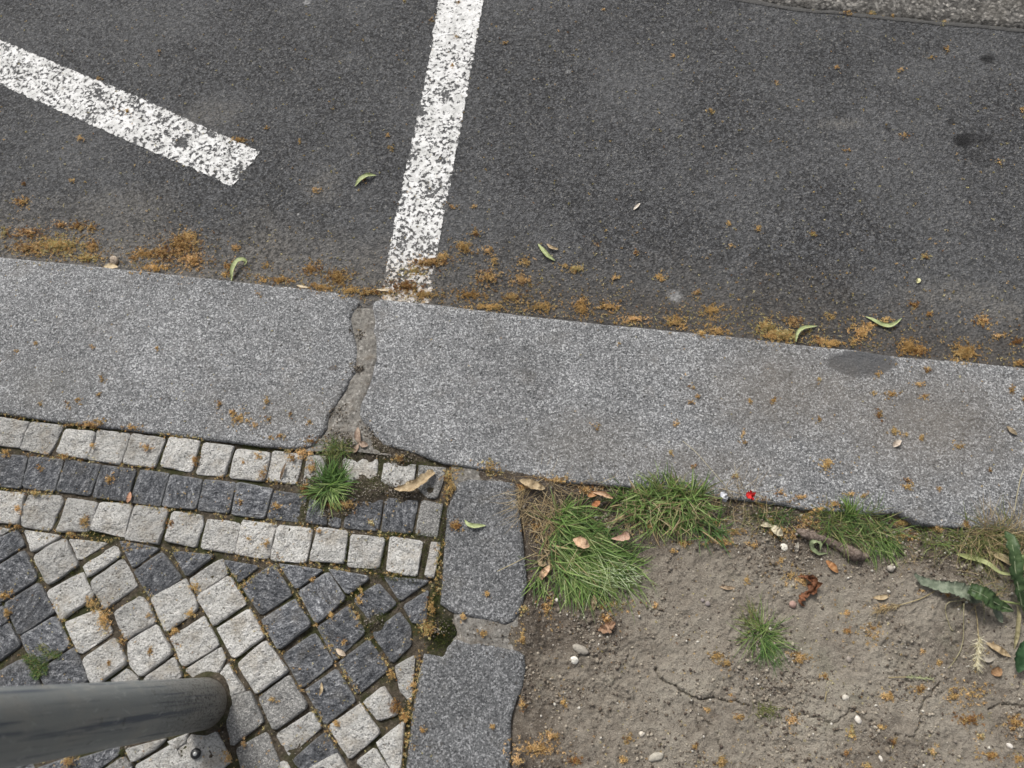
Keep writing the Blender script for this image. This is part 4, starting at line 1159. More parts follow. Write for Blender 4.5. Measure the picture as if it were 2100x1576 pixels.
# soil crumbs and grit
ico = np.array([(0, 0, 1), (.894, 0, .447), (.276, .851, .447), (-.724, .526, .447), (-.724, -.526, .447), (.276, -.851, .447), (.724, .526, -.447), (-.276, .851, -.447), (-.894, 0, -.447), (-.276, -.851, -.447), (.724, -.526, -.447), (0, 0, -1)])
icf = np.array([(0, 1, 2), (0, 2, 3), (0, 3, 4), (0, 4, 5), (0, 5, 1), (1, 6, 2), (2, 7, 3), (3, 8, 4), (4, 9, 5), (5, 10, 1), (6, 7, 2), (7, 8, 3), (8, 9, 4), (9, 10, 5), (10, 6, 1), (11, 7, 6), (11, 8, 7), (11, 9, 8), (11, 10, 9), (11, 6, 10)])


def crumbs(name, pts, sizes, cols, label, cat):
    n = len(pts)
    jit = RNG.uniform(0.65, 1.25, (n, 12, 1)); sq = RNG.uniform(0.6, 1.2, (n, 1, 3))
    V = ico[None] * jit * sq * sizes[:, None, None] + pts[:, None]
    Fc = icf[None] + (np.arange(n) * 12)[:, None, None]
    o = mesh_np(name, V.reshape(-1, 3), Fc.reshape(-1, 3), M_CRUMB, None, smooth=False, cols=np.repeat(cols, 12, 0))
    return tag(o, label, cat, kind='stuff')


N = 15000
x = RNG.uniform(-0.06, 0.95, N * 12); y = RNG.uniform(-0.3, 0.33, N * 12)
ok = RNG.random(N * 12) < np.clip(1.0 - (x - lum) / 0.30, 0.33, 1)
kbx = np.interp(x, PP(KB_R, 0)[:, 0], PP(KB_R, 0)[:, 1])
ok &= (y < kbx - 0.004) & (x > lum) & (RNG.random(N * 12) < np.clip(0.35 + 3.5 * fbm(x * 11, y * 11, 601, 3), 0.10, 1))
x, y = x[ok][:N], y[ok][:N]
zz = soil_z(x, y)
sz = 0.0009 + 0.0023 * RNG.random(len(x)) ** 3
sz[:80] *= 1.8
cc = np.array([(0.13, 0.105, 0.082), (0.20, 0.17, 0.135), (0.27, 0.235, 0.19), (0.10, 0.08, 0.066), (0.36, 0.32, 0.26), (0.23, 0.205, 0.175)])[RNG.integers(0, 6, len(x))]
lt = RNG.random(len(x)) < 0.035; cc[lt] = (0.55, 0.52, 0.46)
crumbs('soil_crumbs', np.stack([x, y, zz + sz * 0.4], 1), sz, cc, 'loose crumbs and grit lying on the dry soil', 'soil crumbs')
# grit in cobble joints and on the mortar
pts = []; 
while len(pts) < 3200:
    x_, y_ = RNG.uniform(0, 1000), RNG.uniform(860, 1576)
    if y_ < kerb_bot_y(x_): continue
    q = P(x_, y_, Z_BED); q[2] = float(bed_z(np.array([q[0]]), np.array([q[1]]))[0]); pts.append(q)
for (px, py, r_, n_c) in ((770, 918, 40, 420), (830, 940, 30, 200), (790, 1000, 34, 300), (745, 1005, 40, 300), (830, 1012, 26, 140), (650, 1055, 36, 240), (700, 1042, 34, 220), (640, 985, 28, 150), (770, 1275, 20, 120), (720, 912, 40, 260), (900, 1290, 26, 120), (1000, 1300, 50, 120), (735, 760, 16, 90), (740, 690, 16, 60), (705, 850, 26, 140), (735, 895, 34, 260), (690, 900, 26, 160), (745, 640, 14, 40)):
    for _ in range(n_c):
        q = P(px + RNG.normal(0, r_ * 0.6), py + RNG.normal(0, r_ * 0.35), Z_BED)
        q[2] = max(float(bed_z(np.array([q[0]]), np.array([q[1]]))[0]), 0.0005 if (px < 770 and py < 905) else (-0.002 if py < 1100 else -0.003)); pts.append(q)
pts = np.array(pts); sz = 0.0006 + 0.0013 * RNG.random(len(pts)) ** 2
cc = np.array([(0.12, 0.10, 0.08), (0.2, 0.17, 0.13), (0.3, 0.27, 0.23), (0.06, 0.05, 0.04)])[RNG.integers(0, 4, len(pts))]
crumbs('joint_grit', pts, sz, cc, 'sandy grit in the joints between the cobbles', 'grit')


# ------------------------------------------------------------------ blades (grass, moss)
def ribbons(roots, dirs, length, width, rise, droop, cols, nseg=5, fold=0.25, twist=None):
    """curved tapering blades: (verts, faces, colours)"""
    n = len(roots)
    t = np.linspace(0, 1, nseg + 1)
    d = dirs / np.linalg.norm(dirs, axis=1, keepdims=True)
    side = np.stack([-d[:, 1], d[:, 0], np.zeros(n)], 1)
    bend = RNG.normal(0, 0.25, n)
    V = np.zeros((n, nseg + 1, 3, 3))
    for k, tk in enumerate(t):
        hor = length * tk
        off = d * hor[:, None] + side * (bend * length * tk * tk)[:, None]
        z = rise * length * (tk - droop * tk * tk)
        c = roots + off; c = c.copy(); c[:, 2] += z
        w = width * (0.55 + 0.9 * tk if tk < 0.35 else (1 - (tk - 0.35) / 0.65) ** 0.8 * 0.87 + 0.03)
        V[:, k, 0] = c - side * w[:, None] * 0.5
        V[:, k, 1] = c - np.array([0, 0, 1])[None] * (fold * w)[:, None]
        V[:, k, 2] = c + side * w[:, None] * 0.5
    idx = np.arange(n * (nseg + 1) * 3).reshape(n, nseg + 1, 3)
    f1 = np.stack([idx[:, :-1, 0], idx[:, :-1, 1], idx[:, 1:, 1], idx[:, 1:, 0]], -1).reshape(-1, 4)
    f2 = np.stack([idx[:, :-1, 1], idx[:, :-1, 2], idx[:, 1:, 2], idx[:, 1:, 1]], -1).reshape(-1, 4)
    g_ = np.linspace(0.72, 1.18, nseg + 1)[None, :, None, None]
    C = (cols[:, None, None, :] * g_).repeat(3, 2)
    return V.reshape(-1, 3), np.concatenate([f1, f2]), C.reshape(-1, 3)


GREEN = np.array([(0.115, 0.20, 0.042), (0.15, 0.24, 0.055), (0.07, 0.135, 0.026), (0.20, 0.29, 0.085), (0.27, 0.34, 0.13), (0.05, 0.10, 0.02)])
DARKG = np.array([(0.06, 0.125, 0.028), (0.085, 0.165, 0.04), (0.115, 0.20, 0.055)])
OLIVE = np.array([(0.14, 0.17, 0.05), (0.19, 0.20, 0.07), (0.10, 0.13, 0.03), (0.26, 0.25, 0.11)])
STRAW = np.array([(0.42, 0.33, 0.18), (0.33, 0.25, 0.13), (0.50, 0.41, 0.25), (0.25, 0.18, 0.10)])


def tuft(name, parts, label, cat='grass', group=None):
    """parts: dicts of px centre, spread, main direction (px), lengths ... all blades of one tuft, one mesh"""
    Vs, Fs, Cs = [], [], []; b = 0
    for p in parts:
        n = p['n']
        ra = RNG.uniform(0, 6.283, n); rr = np.sqrt(RNG.random(n))
        px = p['c'][0] + p['r'][0] * rr * np.cos(ra); py = p['c'][1] + p['r'][1] * rr * np.sin(ra)
        roots = np.array([surf_pt(a_, b_) for a_, b_ in zip(px, py)]); roots[:, 2] += p.get('z', 0.0)
        ang = RNG.normal(0, p.get('fan', 0.6), n) + math.atan2(-p['d'][1], p['d'][0]) if p.get('d') else RNG.uniform(0, 6.283, n)
        dirs = np.stack([np.cos(ang), np.sin(ang), 0 * ang], 1)
        L = RNG.uniform(*p['L'], n)
        wd = RNG.uniform(*p.get('w', (0.0009, 0.0030)), n)
        rise = RNG.uniform(*p.get('rise', (0.35, 1.1)), n)
        droop = RNG.uniform(*p.get('droop', (0.35, 0.8)), n)
        pal = p.get('pal', GREEN)
        cols = pal[RNG.integers(0, len(pal), n)] * RNG.uniform(0.75, 1.25, (n, 1))
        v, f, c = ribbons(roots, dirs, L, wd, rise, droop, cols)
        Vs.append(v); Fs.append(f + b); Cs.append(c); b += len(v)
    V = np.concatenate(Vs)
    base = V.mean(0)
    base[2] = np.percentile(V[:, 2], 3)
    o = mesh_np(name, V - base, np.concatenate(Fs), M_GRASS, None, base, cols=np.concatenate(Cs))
    return tag(o, label, cat, group)


tuft('grass_tuft', [dict(c=(685, 990), r=(24, 14), n=130, L=(0.018, 0.048), pal=DARKG, fan=0.9, d=(0.2, -1)),
                    dict(c=(680, 1000), r=(20, 10), n=60, L=(0.02, 0.05), pal=GREEN, d=(0.6, 0.35), fan=0.8),
                    dict(c=(672, 1000), r=(8, 8), n=22, L=(0.03, 0.055), pal=GREEN, d=(-1, 0.25), fan=0.25, rise=(0.2, 0.5)),
                    dict(c=(672, 1005), r=(8, 8), n=26, L=(0.03, 0.058), pal=GREEN, d=(0.1, 1), fan=0.4, rise=(0.2, 0.5))],
     'bright green grass tuft rooted in the rows of cobbles below the kerb joint')
tuft('grass_tuft', [dict(c=(692, 922), r=(30, 16), n=170, L=(0.008, 0.022), pal=np.concatenate([DARKG, OLIVE]), rise=(0.5, 1.6), w=(0.0008, 0.0014)),
                    dict(c=(680, 945), r=(20, 12), n=30, L=(0.012, 0.03), pal=OLIVE, d=(0, -1), fan=0.8, w=(0.0007, 0.0012))],
     'short dull green grass sprouting where the mortar joint meets the cobbles')
tuft('grass_tuft', [dict(c=(1165, 1120), r=(48, 60), n=330, L=(0.035, 0.085), pal=GREEN, d=(1, 0.75), fan=0.45, rise=(0.25, 0.8)),
                    dict(c=(1200, 1150), r=(60, 50), n=220, L=(0.03, 0.07), pal=GREEN, d=(0.7, 1), fan=0.6, rise=(0.2, 0.7)),
                    dict(c=(1160, 1060), r=(38, 22), n=150, L=(0.025, 0.06), pal=GREEN, d=(0.8, 0.1), fan=1.0),
                    dict(c=(1245, 1160), r=(56, 44), n=150, L=(0.03, 0.07), pal=GREEN, d=(0.9, 0.5), fan=0.8, rise=(0.15, 0.6)),
                    dict(c=(1110, 1180), r=(20, 30), n=40, L=(0.02, 0.04), pal=GREEN, d=(-0.3, 1), fan=0.6),
                    dict(c=(1230, 1130), r=(50, 55), n=160, L=(0.02, 0.05), pal=DARKG, fan=2.5, d=(1, 0)),
                    dict(c=(1130, 1100), r=(24, 60), n=60, L=(0.02, 0.05), pal=STRAW, fan=2.2, d=(-0.4, 0.7)),
                    dict(c=(1160, 1190), r=(40, 20), n=70, L=(0.025, 0.055), pal=GREEN, d=(0.3, 1), fan=0.5, rise=(0.1, 0.5)),
                    dict(c=(1190, 1120), r=(70, 80), n=110, L=(0.03, 0.075), pal=np.concatenate([OLIVE, STRAW]), d=(0.8, 0.6), fan=1.3, w=(0.0005, 0.0011)),
                    dict(c=(1200, 1150), r=(60, 60), n=60, L=(0.04, 0.085), pal=np.array([(0.36, 0.44, 0.22), (0.42, 0.48, 0.28)]), d=(0.8, 0.7), fan=0.6, w=(0.0008, 0.0014), rise=(0.5, 0.9)),
                    dict(c=(1190, 1120), r=(80, 90), n=260, L=(0.012, 0.04), pal=np.concatenate([STRAW, STRAW * 0.5]), fan=3.0, d=(1, 0), w=(0.0004, 0.0012), rise=(0.0, 0.35)),
                    dict(c=(1275, 1185), r=(34, 22), n=60, L=(0.004, 0.010), pal=np.array([(0.34, 0.42, 0.24), (0.44, 0.50, 0.33)]), d=(1, 0.6), fan=0.6, w=(0.0009, 0.0015), z=0.02),
                    dict(c=(1330, 1060), r=(30, 20), n=60, L=(0.02, 0.05), pal=np.concatenate([GREEN, STRAW]), d=(0.6, 0.8), fan=1.5, w=(0.0006, 0.0012), rise=(0.1, 0.5))],
     'largest and thickest bright green grass tuft, next to the edging stone')
tuft('grass_tuft', [dict(c=(1350, 1030), r=(92, 36), n=430, L=(0.018, 0.05), pal=GREEN, fan=2.6, d=(1, 0)),
                    dict(c=(1370, 1050), r=(70, 30), n=160, L=(0.025, 0.055), pal=np.concatenate([GREEN, OLIVE]), d=(0.7, 0.7), fan=0.9, rise=(0.2, 0.7)),
                    dict(c=(1450, 1080), r=(36, 26), n=90, L=(0.018, 0.045), pal=DARKG, fan=2.4, d=(0.5, 0.6)),
                    dict(c=(1370, 1050), r=(110, 40), n=260, L=(0.012, 0.05), pal=np.concatenate([STRAW, STRAW * 0.55]), fan=2.5, d=(1, 0)),
                    dict(c=(1380, 1022), r=(60, 6), n=70, L=(0.025, 0.055), pal=np.concatenate([OLIVE, GREEN]), d=(0.1, -1), fan=0.8, rise=(0.5, 0.9), z=0.008)],
     'wide low green grass patch along the kerb, left of the red petal')
tuft('grass_tuft', [dict(c=(1750, 1078), r=(72, 32), n=420, L=(0.014, 0.042), pal=np.concatenate([GREEN, OLIVE, DARKG]), fan=2.6, d=(1, 0), w=(0.0009, 0.0017)),
                    dict(c=(1800, 1110), r=(40, 24), n=120, L=(0.02, 0.045), pal=GREEN, d=(0.5, 1), fan=0.8, rise=(0.2, 0.7), w=(0.0009, 0.0017)),
                    dict(c=(1755, 1085), r=(85, 34), n=220, L=(0.012, 0.04), pal=np.concatenate([STRAW, STRAW * 0.55, OLIVE]), fan=3.0, d=(1, 0), w=(0.0004, 0.0012), rise=(0.0, 0.5)),
                    dict(c=(1700, 1060), r=(40, 20), n=60, L=(0.014, 0.03), pal=OLIVE, d=(-0.6, 0.3), fan=1.2, w=(0.0008, 0.0014)),
                    dict(c=(1738, 1062), r=(10, 5), n=30, L=(0.02, 0.04), pal=GREEN, d=(0.1, -1), fan=0.4, rise=(0.6, 1.1), z=0.008)],
     'green grass tuft against the kerb growing over the brown piece of bark')
tuft('grass_tuft', [dict(c=(1562, 1305), r=(30, 34), n=50, L=(0.012, 0.04), pal=np.concatenate([STRAW, OLIVE]), fan=3.0, d=(1, 0), w=(0.0004, 0.001), rise=(0.0, 0.4)),
                    dict(c=(1562, 1300), r=(22, 24), n=100, L=(0.022, 0.055), pal=GREEN, fan=2.8, d=(1, 0), w=(0.0009, 0.0016), rise=(0.15, 0.6)),
                    dict(c=(1570, 1320), r=(20, 20), n=70, L=(0.022, 0.05), pal=DARKG, d=(0.4, 1), fan=0.8, w=(0.0009, 0.0016), rise=(0.1, 0.5)),
                    dict(c=(1545, 1280), r=(14, 16), n=40, L=(0.02, 0.05), pal=OLIVE, d=(-0.5, -1), fan=0.7, w=(0.0007, 0.0012), rise=(0.1, 0.5))],
     'small spreading green grass tuft alone in the middle of the bare soil')
tuft('grass_tuft', [dict(c=(1570, 1460), r=(28, 14), n=90, L=(0.006, 0.016), pal=OLIVE, w=(0.0007, 0.0012), rise=(0.4, 1.2))],
     'tiny mossy olive grass sprig low in the cracked soil')
tuft('dry_grass', [dict(c=(1110, 1030), r=(46, 50), n=330, L=(0.02, 0.06), pal=STRAW, fan=2.8, d=(1, 0), w=(0.0005, 0.0011), rise=(0.05, 0.5)),
                   dict(c=(1085, 1040), r=(20, 40), n=50, L=(0.03, 0.07), pal=STRAW, fan=0.6, d=(-1, 0.6), w=(0.0004, 0.0009), rise=(0.1, 0.4)),
                   dict(c=(1190, 1000), r=(60, 12), n=60, L=(0.02, 0.05), pal=STRAW, fan=2.5, d=(1, 0), w=(0.0004, 0.0009), rise=(0.05, 0.4))],
     'dry straw coloured grass in the corner of kerb and edging stone')
tuft('dry_grass', [dict(c=(1500, 1010), r=(60, 12), n=50, L=(0.02, 0.06), pal=STRAW, fan=2.5, d=(0.6, -1), w=(0.0004, 0.0008), rise=(0.1, 0.5)),
                   dict(c=(1560, 1055), r=(80, 28), n=170, L=(0.014, 0.04), pal=np.concatenate([STRAW, OLIVE]), fan=2.8, d=(1, 0), w=(0.0005, 0.001), rise=(0.1, 0.6)),
                   dict(c=(1600, 1065), r=(40, 20), n=70, L=(0.014, 0.035), pal=DARKG, fan=2.8, d=(1, 0), w=(0.0006, 0.0012), rise=(0.2, 0.7))],
     'thin mixed green and straw grass around the red petal by the kerb')
tuft('dry_grass', [dict(c=(2035, 1110), r=(85, 34), n=520, L=(0.02, 0.06), pal=np.concatenate([STRAW, OLIVE, OLIVE]), fan=2.8, d=(1, 0), w=(0.0006, 0.0013), rise=(0.1, 0.6)),
                   dict(c=(1930, 1105), r=(50, 20), n=110, L=(0.016, 0.045), pal=np.concatenate([OLIVE, GREEN]), fan=2.6, d=(-1, 0.2), w=(0.0006, 0.0012), rise=(0.1, 0.5)),
                   dict(c=(2060, 1098), r=(60, 8), n=80, L=(0.03, 0.07), pal=STRAW, fan=1.0, d=(0.5, -1), w=(0.0005, 0.001), rise=(0.5, 0.9), z=0.006),
                   dict(c=(2050, 1200), r=(60, 30), n=90, L=(0.02, 0.06), pal=np.concatenate([STRAW, OLIVE]), fan=0.8, d=(-1, 0.2), w=(0.0005, 0.0011), rise=(0.05, 0.4))],
     'tangled olive and straw grass under the broad leaved weed')
tuft('dry_grass', [dict(c=(1900, 1130), r=(50, 26), n=60, L=(0.012, 0.035), pal=np.concatenate([STRAW, OLIVE]), fan=2.8, d=(1, 0), w=(0.0004, 0.0008), rise=(0.1, 0.5)),
                   dict(c=(1850, 1150), r=(36, 30), n=30, L=(0.012, 0.03), pal=STRAW, fan=2.8, d=(1, 0), w=(0.0004, 0.0008), rise=(0.1, 0.4))],
     'sparse dry stalks on the soil left of the broad leaved weed')


# moss cushions
def moss(name, lines, label, n_per=1.0):
    roots = []
    for pl, n, w, dz in lines:
        q = resample(np.array(pl, float), max(2, n))
        for x_, y_ in q:
            for _ in range(int(3 * n_per)):
                p_ = P(x_ + RNG.normal(0, w), y_ + RNG.normal(0, w), Z_BED)
                p_[2] = float(bed_z(np.array([p_[0]]), np.array([p_[1]]))[0]) + dz * RNG.random()
                roots.append(p_)
    roots = np.array(roots); n = len(roots)
    ang = RNG.uniform(0, 6.283, n)
    pal = np.array([(0.035, 0.052, 0.010), (0.055, 0.075, 0.016), (0.028, 0.038, 0.009), (0.085, 0.10, 0.025), (0.06, 0.05, 0.02)])
    v, f, c = ribbons(roots, np.stack([np.cos(ang), np.sin(ang), 0 * ang], 1), RNG.uniform(0.0012, 0.003, n), RNG.uniform(0.0006, 0.0011, n), RNG.uniform(0.6, 2.2, n), RNG.uniform(0.1, 0.5, n), pal[RNG.integers(0, 5, n)], nseg=2)
    o = mesh_np(name, v, f, M_MOSS, None, cols=c)
    return tag(o, label, 'moss', kind='stuff')


moss('joint_moss', [([(0, 842), (40, 852), (127, 866)], 220, 4, 0.008), ([(300, 880), (345, 890)], 80, 4, 0.007), ([(480, 905), (540, 918), (590, 925)], 130, 5, 0.006), ([(740, 1165), (790, 1185), (870, 1190)], 220, 5, 0.007),
                    ([(850, 1095), (905, 1110), (912, 1040)], 160, 4, 0.007), ([(875, 1115), (868, 1180)], 110, 4, 0.006), ([(805, 1095), (850, 1100)], 90, 3, 0.006), ([(790, 1105), (782, 1180)], 80, 3, 0.005),
                    ([(715, 1100), (708, 1165)], 60, 3, 0.005), ([(905, 1110), (895, 1220), (880, 1260)], 260, 5, 0.006), ([(180, 1090), (210, 1100)], 60, 4, 0.006), ([(890, 1270), (915, 1300), (890, 1330)], 300, 13, 0.004),
                    ([(700, 1240), (740, 1210)], 60, 4, 0.006), ([(740, 1300), (790, 1260), (820, 1230)], 120, 4, 0.006), ([(830, 945), (870, 955), (905, 965)], 100, 5, 0.006), ([(145, 1160), (155, 1180)], 40, 3, 0.006),
                    ([(640, 900), (760, 920)], 120, 9, 0.004), ([(730, 1000), (800, 990)], 130, 9, 0.004), ([(255, 1535), (250, 1570)], 60, 4, 0.006), ([(470, 1370), (490, 1420)], 70, 4, 0.004)],
     'dark green moss filling the joints between the cobbles', 1.2)
tuft('moss_cushion', [dict(c=(80, 1368), r=(20, 20), n=420, L=(0.002, 0.006), pal=np.concatenate([OLIVE, DARKG, DARKG * 0.7]), w=(0.0006, 0.0012), rise=(0.6, 2.0)),
                      dict(c=(62, 1350), r=(16, 10), n=160, L=(0.002, 0.006), pal=np.concatenate([OLIVE, DARKG]), w=(0.0006, 0.0012), rise=(0.6, 2.0)),
                      dict(c=(108, 1342), r=(20, 8), n=170, L=(0.002, 0.006), pal=np.concatenate([OLIVE, DARKG]), w=(0.0006, 0.0012), rise=(0.6, 2.0)),
                      dict(c=(88, 1328), r=(12, 8), n=70, L=(0.002, 0.006), pal=OLIVE * 1.3, w=(0.0006, 0.0012), rise=(0.6, 2.0)),
                      dict(c=(76, 1385), r=(10, 8), n=80, L=(0.002, 0.006), pal=DARKG, w=(0.0006, 0.0012), rise=(0.6, 2.0))],
     'green moss cushion between dark cobbles just above the steel pole', 'moss')


# ------------------------------------------------------------------ single leaves, petals, stones
def leaf(name, spine, width, mat, label=None, cat='leaf', group=None, fold=0.25, heights=None, jag=0.0, parent=None, n=22, shape=None, curl=0.0, base=None, m=5, crumple=0.0):
    """a thin blade along a photo-space spine [(px,py)], heights in mm above what it lies on, half-width in px at the middle"""
    sp0 = resample(np.array(spine, float), n)
    # smooth
    for _ in range(2):
        sp0[1:-1] = 0.25 * sp0[:-2] + 0.5 * sp0[1:-1] + 0.25 * sp0[2:]
    hs = np.interp(np.linspace(0, 1, n), np.linspace(0, 1, len(heights)), heights) / 1000 if heights is not None else 0.002 + 0.003 * np.sin(np.linspace(0, math.pi, n))
    if base is None:
        c = np.array([P(x_, y_, surf_pt(x_, y_)[2] + h_) for (x_, y_), h_ in zip(sp0, hs)])
    else:
        c = np.array([P(x_, y_, base + h_) for (x_, y_), h_ in zip(sp0, hs)])
    t = np.linspace(0, 1, n)
    prof = np.sin(np.pi * t) ** 0.75 if shape is None else np.interp(t, *shape)
    px2m = np.linalg.norm(P(spine[0][0] + 1, spine[0][1], 0) - P(spine[0][0], spine[0][1], 0))
    w = width * px2m * prof + 0.0002
    tang = np.gradient(c, axis=0); tang /= np.linalg.norm(tang, axis=1, keepdims=True)
    side = np.cross(tang, np.array([0, 0, 1.0])); side /= np.linalg.norm(side, axis=1, keepdims=True) + 1e-9
    up = np.cross(side, tang)
    r = np.random.default_rng(abs(int(spine[0][0] * 7 + spine[0][1] * 3)))
    us = np.linspace(-1, 1, m)
    wob = np.stack([fbm(t * n * 0.32 + 3.1 * j_, t * 0 + j_ * 0.9 + spine[0][0], 7 + int(spine[0][1]) % 50, 2) * 2 for j_ in range(m)], 1)
    V = np.zeros((n, m, 3))
    for j, u in enumerate(us):
        ww = w * (1 + (jag * r.uniform(-1, 1, n) if abs(u) > 0.9 else 0))
        V[:, j] = c + side * (u * ww)[:, None] * math.cos(curl * abs(u)) + up * (ww * abs(u) * (fold + curl * abs(u)))[:, None] + up * (wob[:, j] * w * (0.35 + crumple))[:, None]
    b0 = V.reshape(-1, 3).mean(0)
    b0[2] = V[..., 2].min()
    V2 = V.reshape(-1, 3)
    Fc = grid_faces(m, n)
    # a real, thin thickness
    back = V2 - np.repeat(up, m, 0) * 0.00035
    nb = len(V2)
    idx = np.arange(nb).reshape(n, m)
    loop = np.concatenate([idx[0], idx[1:, -1], idx[-1, ::-1][1:], idx[::-1, 0][1:-1]])
    l2 = np.roll(loop, -1)
    rim = np.stack([loop, l2, l2 + nb, loop + nb], 1)
    Va = np.concatenate([V2, back]); Fa = np.concatenate([Fc, Fc[:, ::-1] + nb, rim])
    if parent is not None:
        o = mesh_np(name, Va, Fa, mat); child(o, parent)
    else:
        o = mesh_np(name, Va - b0, Fa, mat, None, b0)
    return tag(o, label, cat if parent is None else None, group)


def tube(name, spine, rad, mat, heights=None, label=None, cat=None, parent=None, n=24, k=6, taper=(1, 1), base=None, group=None, knob=0.0):
    sp0 = resample(np.array(spine, float), n)
    for _ in range(2):
        sp0[1:-1] = 0.25 * sp0[:-2] + 0.5 * sp0[1:-1] + 0.25 * sp0[2:]
    hs = np.interp(np.linspace(0, 1, n), np.linspace(0, 1, len(heights)), heights) / 1000 if heights is not None else np.full(n, rad)
    c = np.array([P(x_, y_, (surf_pt(x_, y_)[2] if base is None else base) + h_) for (x_, y_), h_ in zip(sp0, hs)])
    tg = np.gradient(c, axis=0); tg /= np.linalg.norm(tg, axis=1, keepdims=True)
    sd_ = np.cross(tg, np.array([0, 0, 1.0])); sd_ /= np.linalg.norm(sd_, axis=1, keepdims=True) + 1e-9
    up = np.cross(sd_, tg)
    a = np.linspace(0, 2 * math.pi, k, endpoint=False)
    rr = rad * np.interp(np.linspace(0, 1, n), np.linspace(0, 1, len(taper)), taper)
    lump = 1 + knob * 2 * fbm(np.arange(n)[:, None] * 0.45 + 0 * a[None], 1.3 * np.cos(a)[None] + 4 + 0 * np.arange(n)[:, None], 77, 3)
    V = c[:, None] + (sd_[:, None] * np.cos(a)[None, :, None] + up[:, None] * np.sin(a)[None, :, None]) * (rr[:, None] * lump)[:, :, None]
    V = np.concatenate([V.reshape(-1, 3), c[:1], c[-1:]])
    i = np.arange(n - 1)[:, None] * k; j = np.arange(k)[None]; j2 = (j + 1) % k
    Fc = np.stack([i + j, i + j2, i + k + j2, i + k + j], -1).reshape(-1, 4).tolist()
    Fc += [(n * k, jj2, jj) for jj, jj2 in zip(range(k), list(range(1, k)) + [0])]
    L_ = (n - 1) * k
    Fc += [(n * k + 1, L_ + jj, L_ + jj2) for jj, jj2 in zip(range(k), list(range(1, k)) + [0])]
    b0 = V.mean(0); b0[2] = V[:, 2].min()
    if parent is not None:
        o = mesh_np(name, V, Fc, mat); child(o, parent); tag(o, label)
    else:
        o = mesh_np(name, V - b0, Fc, mat, None, b0); tag(o, label, cat, group)
    return o


PALE = ((0.36, 0.42, 0.19), (0.50, 0.55, 0.30))
TAN = ((0.34, 0.25, 0.145), (0.55, 0.44, 0.28))
BROWN = ((0.17, 0.105, 0.06), (0.30, 0.20, 0.12))
ORNG = ((0.36, 0.17, 0.07), (0.50, 0.28, 0.13))
PEACH = ((0.55, 0.36, 0.22), (0.70, 0.50, 0.34))
GREY = ((0.30, 0.27, 0.22), (0.45, 0.41, 0.35))
RUST = ((0.15, 0.065, 0.032), (0.28, 0.12, 0.06))


def L_(c, s=160): return mat_leaf(c[0], c[1], s)


leaf('fallen_bract', [(728, 383), (738, 368), (752, 360), (771, 360)], 5, L_(PALE), 'pale green curved bract on the asphalt left of the upright white line', 'leaf', heights=[1, 5, 7, 2], fold=0.5)
leaf('fallen_bract', [(475, 577), (476, 552), (484, 536), (496, 530), (507, 537), (500, 545)], 5, L_(PALE), 'hooked pale green bract standing in the gutter by the left kerb stone', 'leaf', heights=[1, 8, 12, 12, 8, 2], fold=0.4)
b_ = leaf('fallen_bract', [(1103, 500), (1112, 512), (1122, 524), (1138, 535)], 4.5, L_(PALE), 'forked yellowish bract with thin stalks on the asphalt above the kerb', 'leaf', heights=[1, 4, 5, 1], fold=0.5)
leaf('fallen_bract', [(1121, 500), (1130, 508), (1145, 512)], 3.5, L_(TAN), 'small tan bract lying against the forked yellowish one', 'leaf', heights=[3, 5, 1])
leaf('fallen_bract', [(1774, 649), (1790, 656), (1803, 663), (1812, 668), (1825, 669), (1838, 662), (1849, 653)], 5, L_(PALE), 'pale green boat shaped bract on the asphalt, near the dark kerb stain', 'leaf', heights=[0.5, 3, 6, 1, 5, 7, 3], fold=0.45)
leaf('fallen_bract', [(1632, 702), (1634, 685), (1640, 676), (1652, 671), (1676, 669)], 4, L_(PALE), 'bent pale green bract leaning in brown blossoms against the kerb', 'leaf', heights=[4, 8, 9, 5, 1], fold=0.4)
leaf('fallen_bract', [(953, 1066), (958, 1075), (970, 1079), (996, 1078)], 4.5, L_(PALE), 'small green bract lying on the upper edging stone', 'leaf', heights=[2, 5, 4, 1], fold=0.4)
leaf('seed_husk', [(1299, 431), (1305, 424), (1313, 417)], 3.2, L_(((0.55, 0.48, 0.40), (0.75, 0.70, 0.62))), 'split whitish seed husk on the asphalt', 'husk', heights=[1, 3, 1])
leaf('fallen_bud', [(1881, 581), (1883, 576), (1885, 571)], 5, L_(((0.60, 0.58, 0.30), (0.72, 0.70, 0.45))), 'tiny round pale yellow bud on the asphalt', 'bud', heights=[1, 3, 1], curl=0.3)
leaf('dead_leaf', [(808, 1003), (825, 1003), (845, 998), (862, 988), (878, 975), (890, 968)], 11, L_(TAN, 120), 'long curled tan dead leaf on the end of the top cobble row', 'leaf', heights=[2, 8, 11, 11, 9, 3], fold=0.55, jag=0.2, shape=([0, .15, .4, .7, .9, 1], [0.05, 0.55, 1, 0.8, 0.75, 0.35]))
lf = empty('dead_leaf', surf_pt(742, 905)); tag(lf, 'grey brown three lobed dead leaf on the mortar above the cobbles', 'leaf')
leaf('lobe', [(737, 912), (733, 895), (734, 876)], 6, L_(((0.27, 0.19, 0.14), (0.40, 0.31, 0.24))), parent=lf, heights=[5, 7, 3])
leaf('lobe', [(736, 908), (745, 912), (755, 914)], 6, L_(((0.27, 0.19, 0.14), (0.40, 0.31, 0.24))), parent=lf, heights=[5, 7, 5])
leaf('lobe', [(735, 911), (729, 922), (724, 930)], 5, L_(((0.27, 0.19, 0.14), (0.40, 0.31, 0.24))), parent=lf, heights=[5, 6, 4])
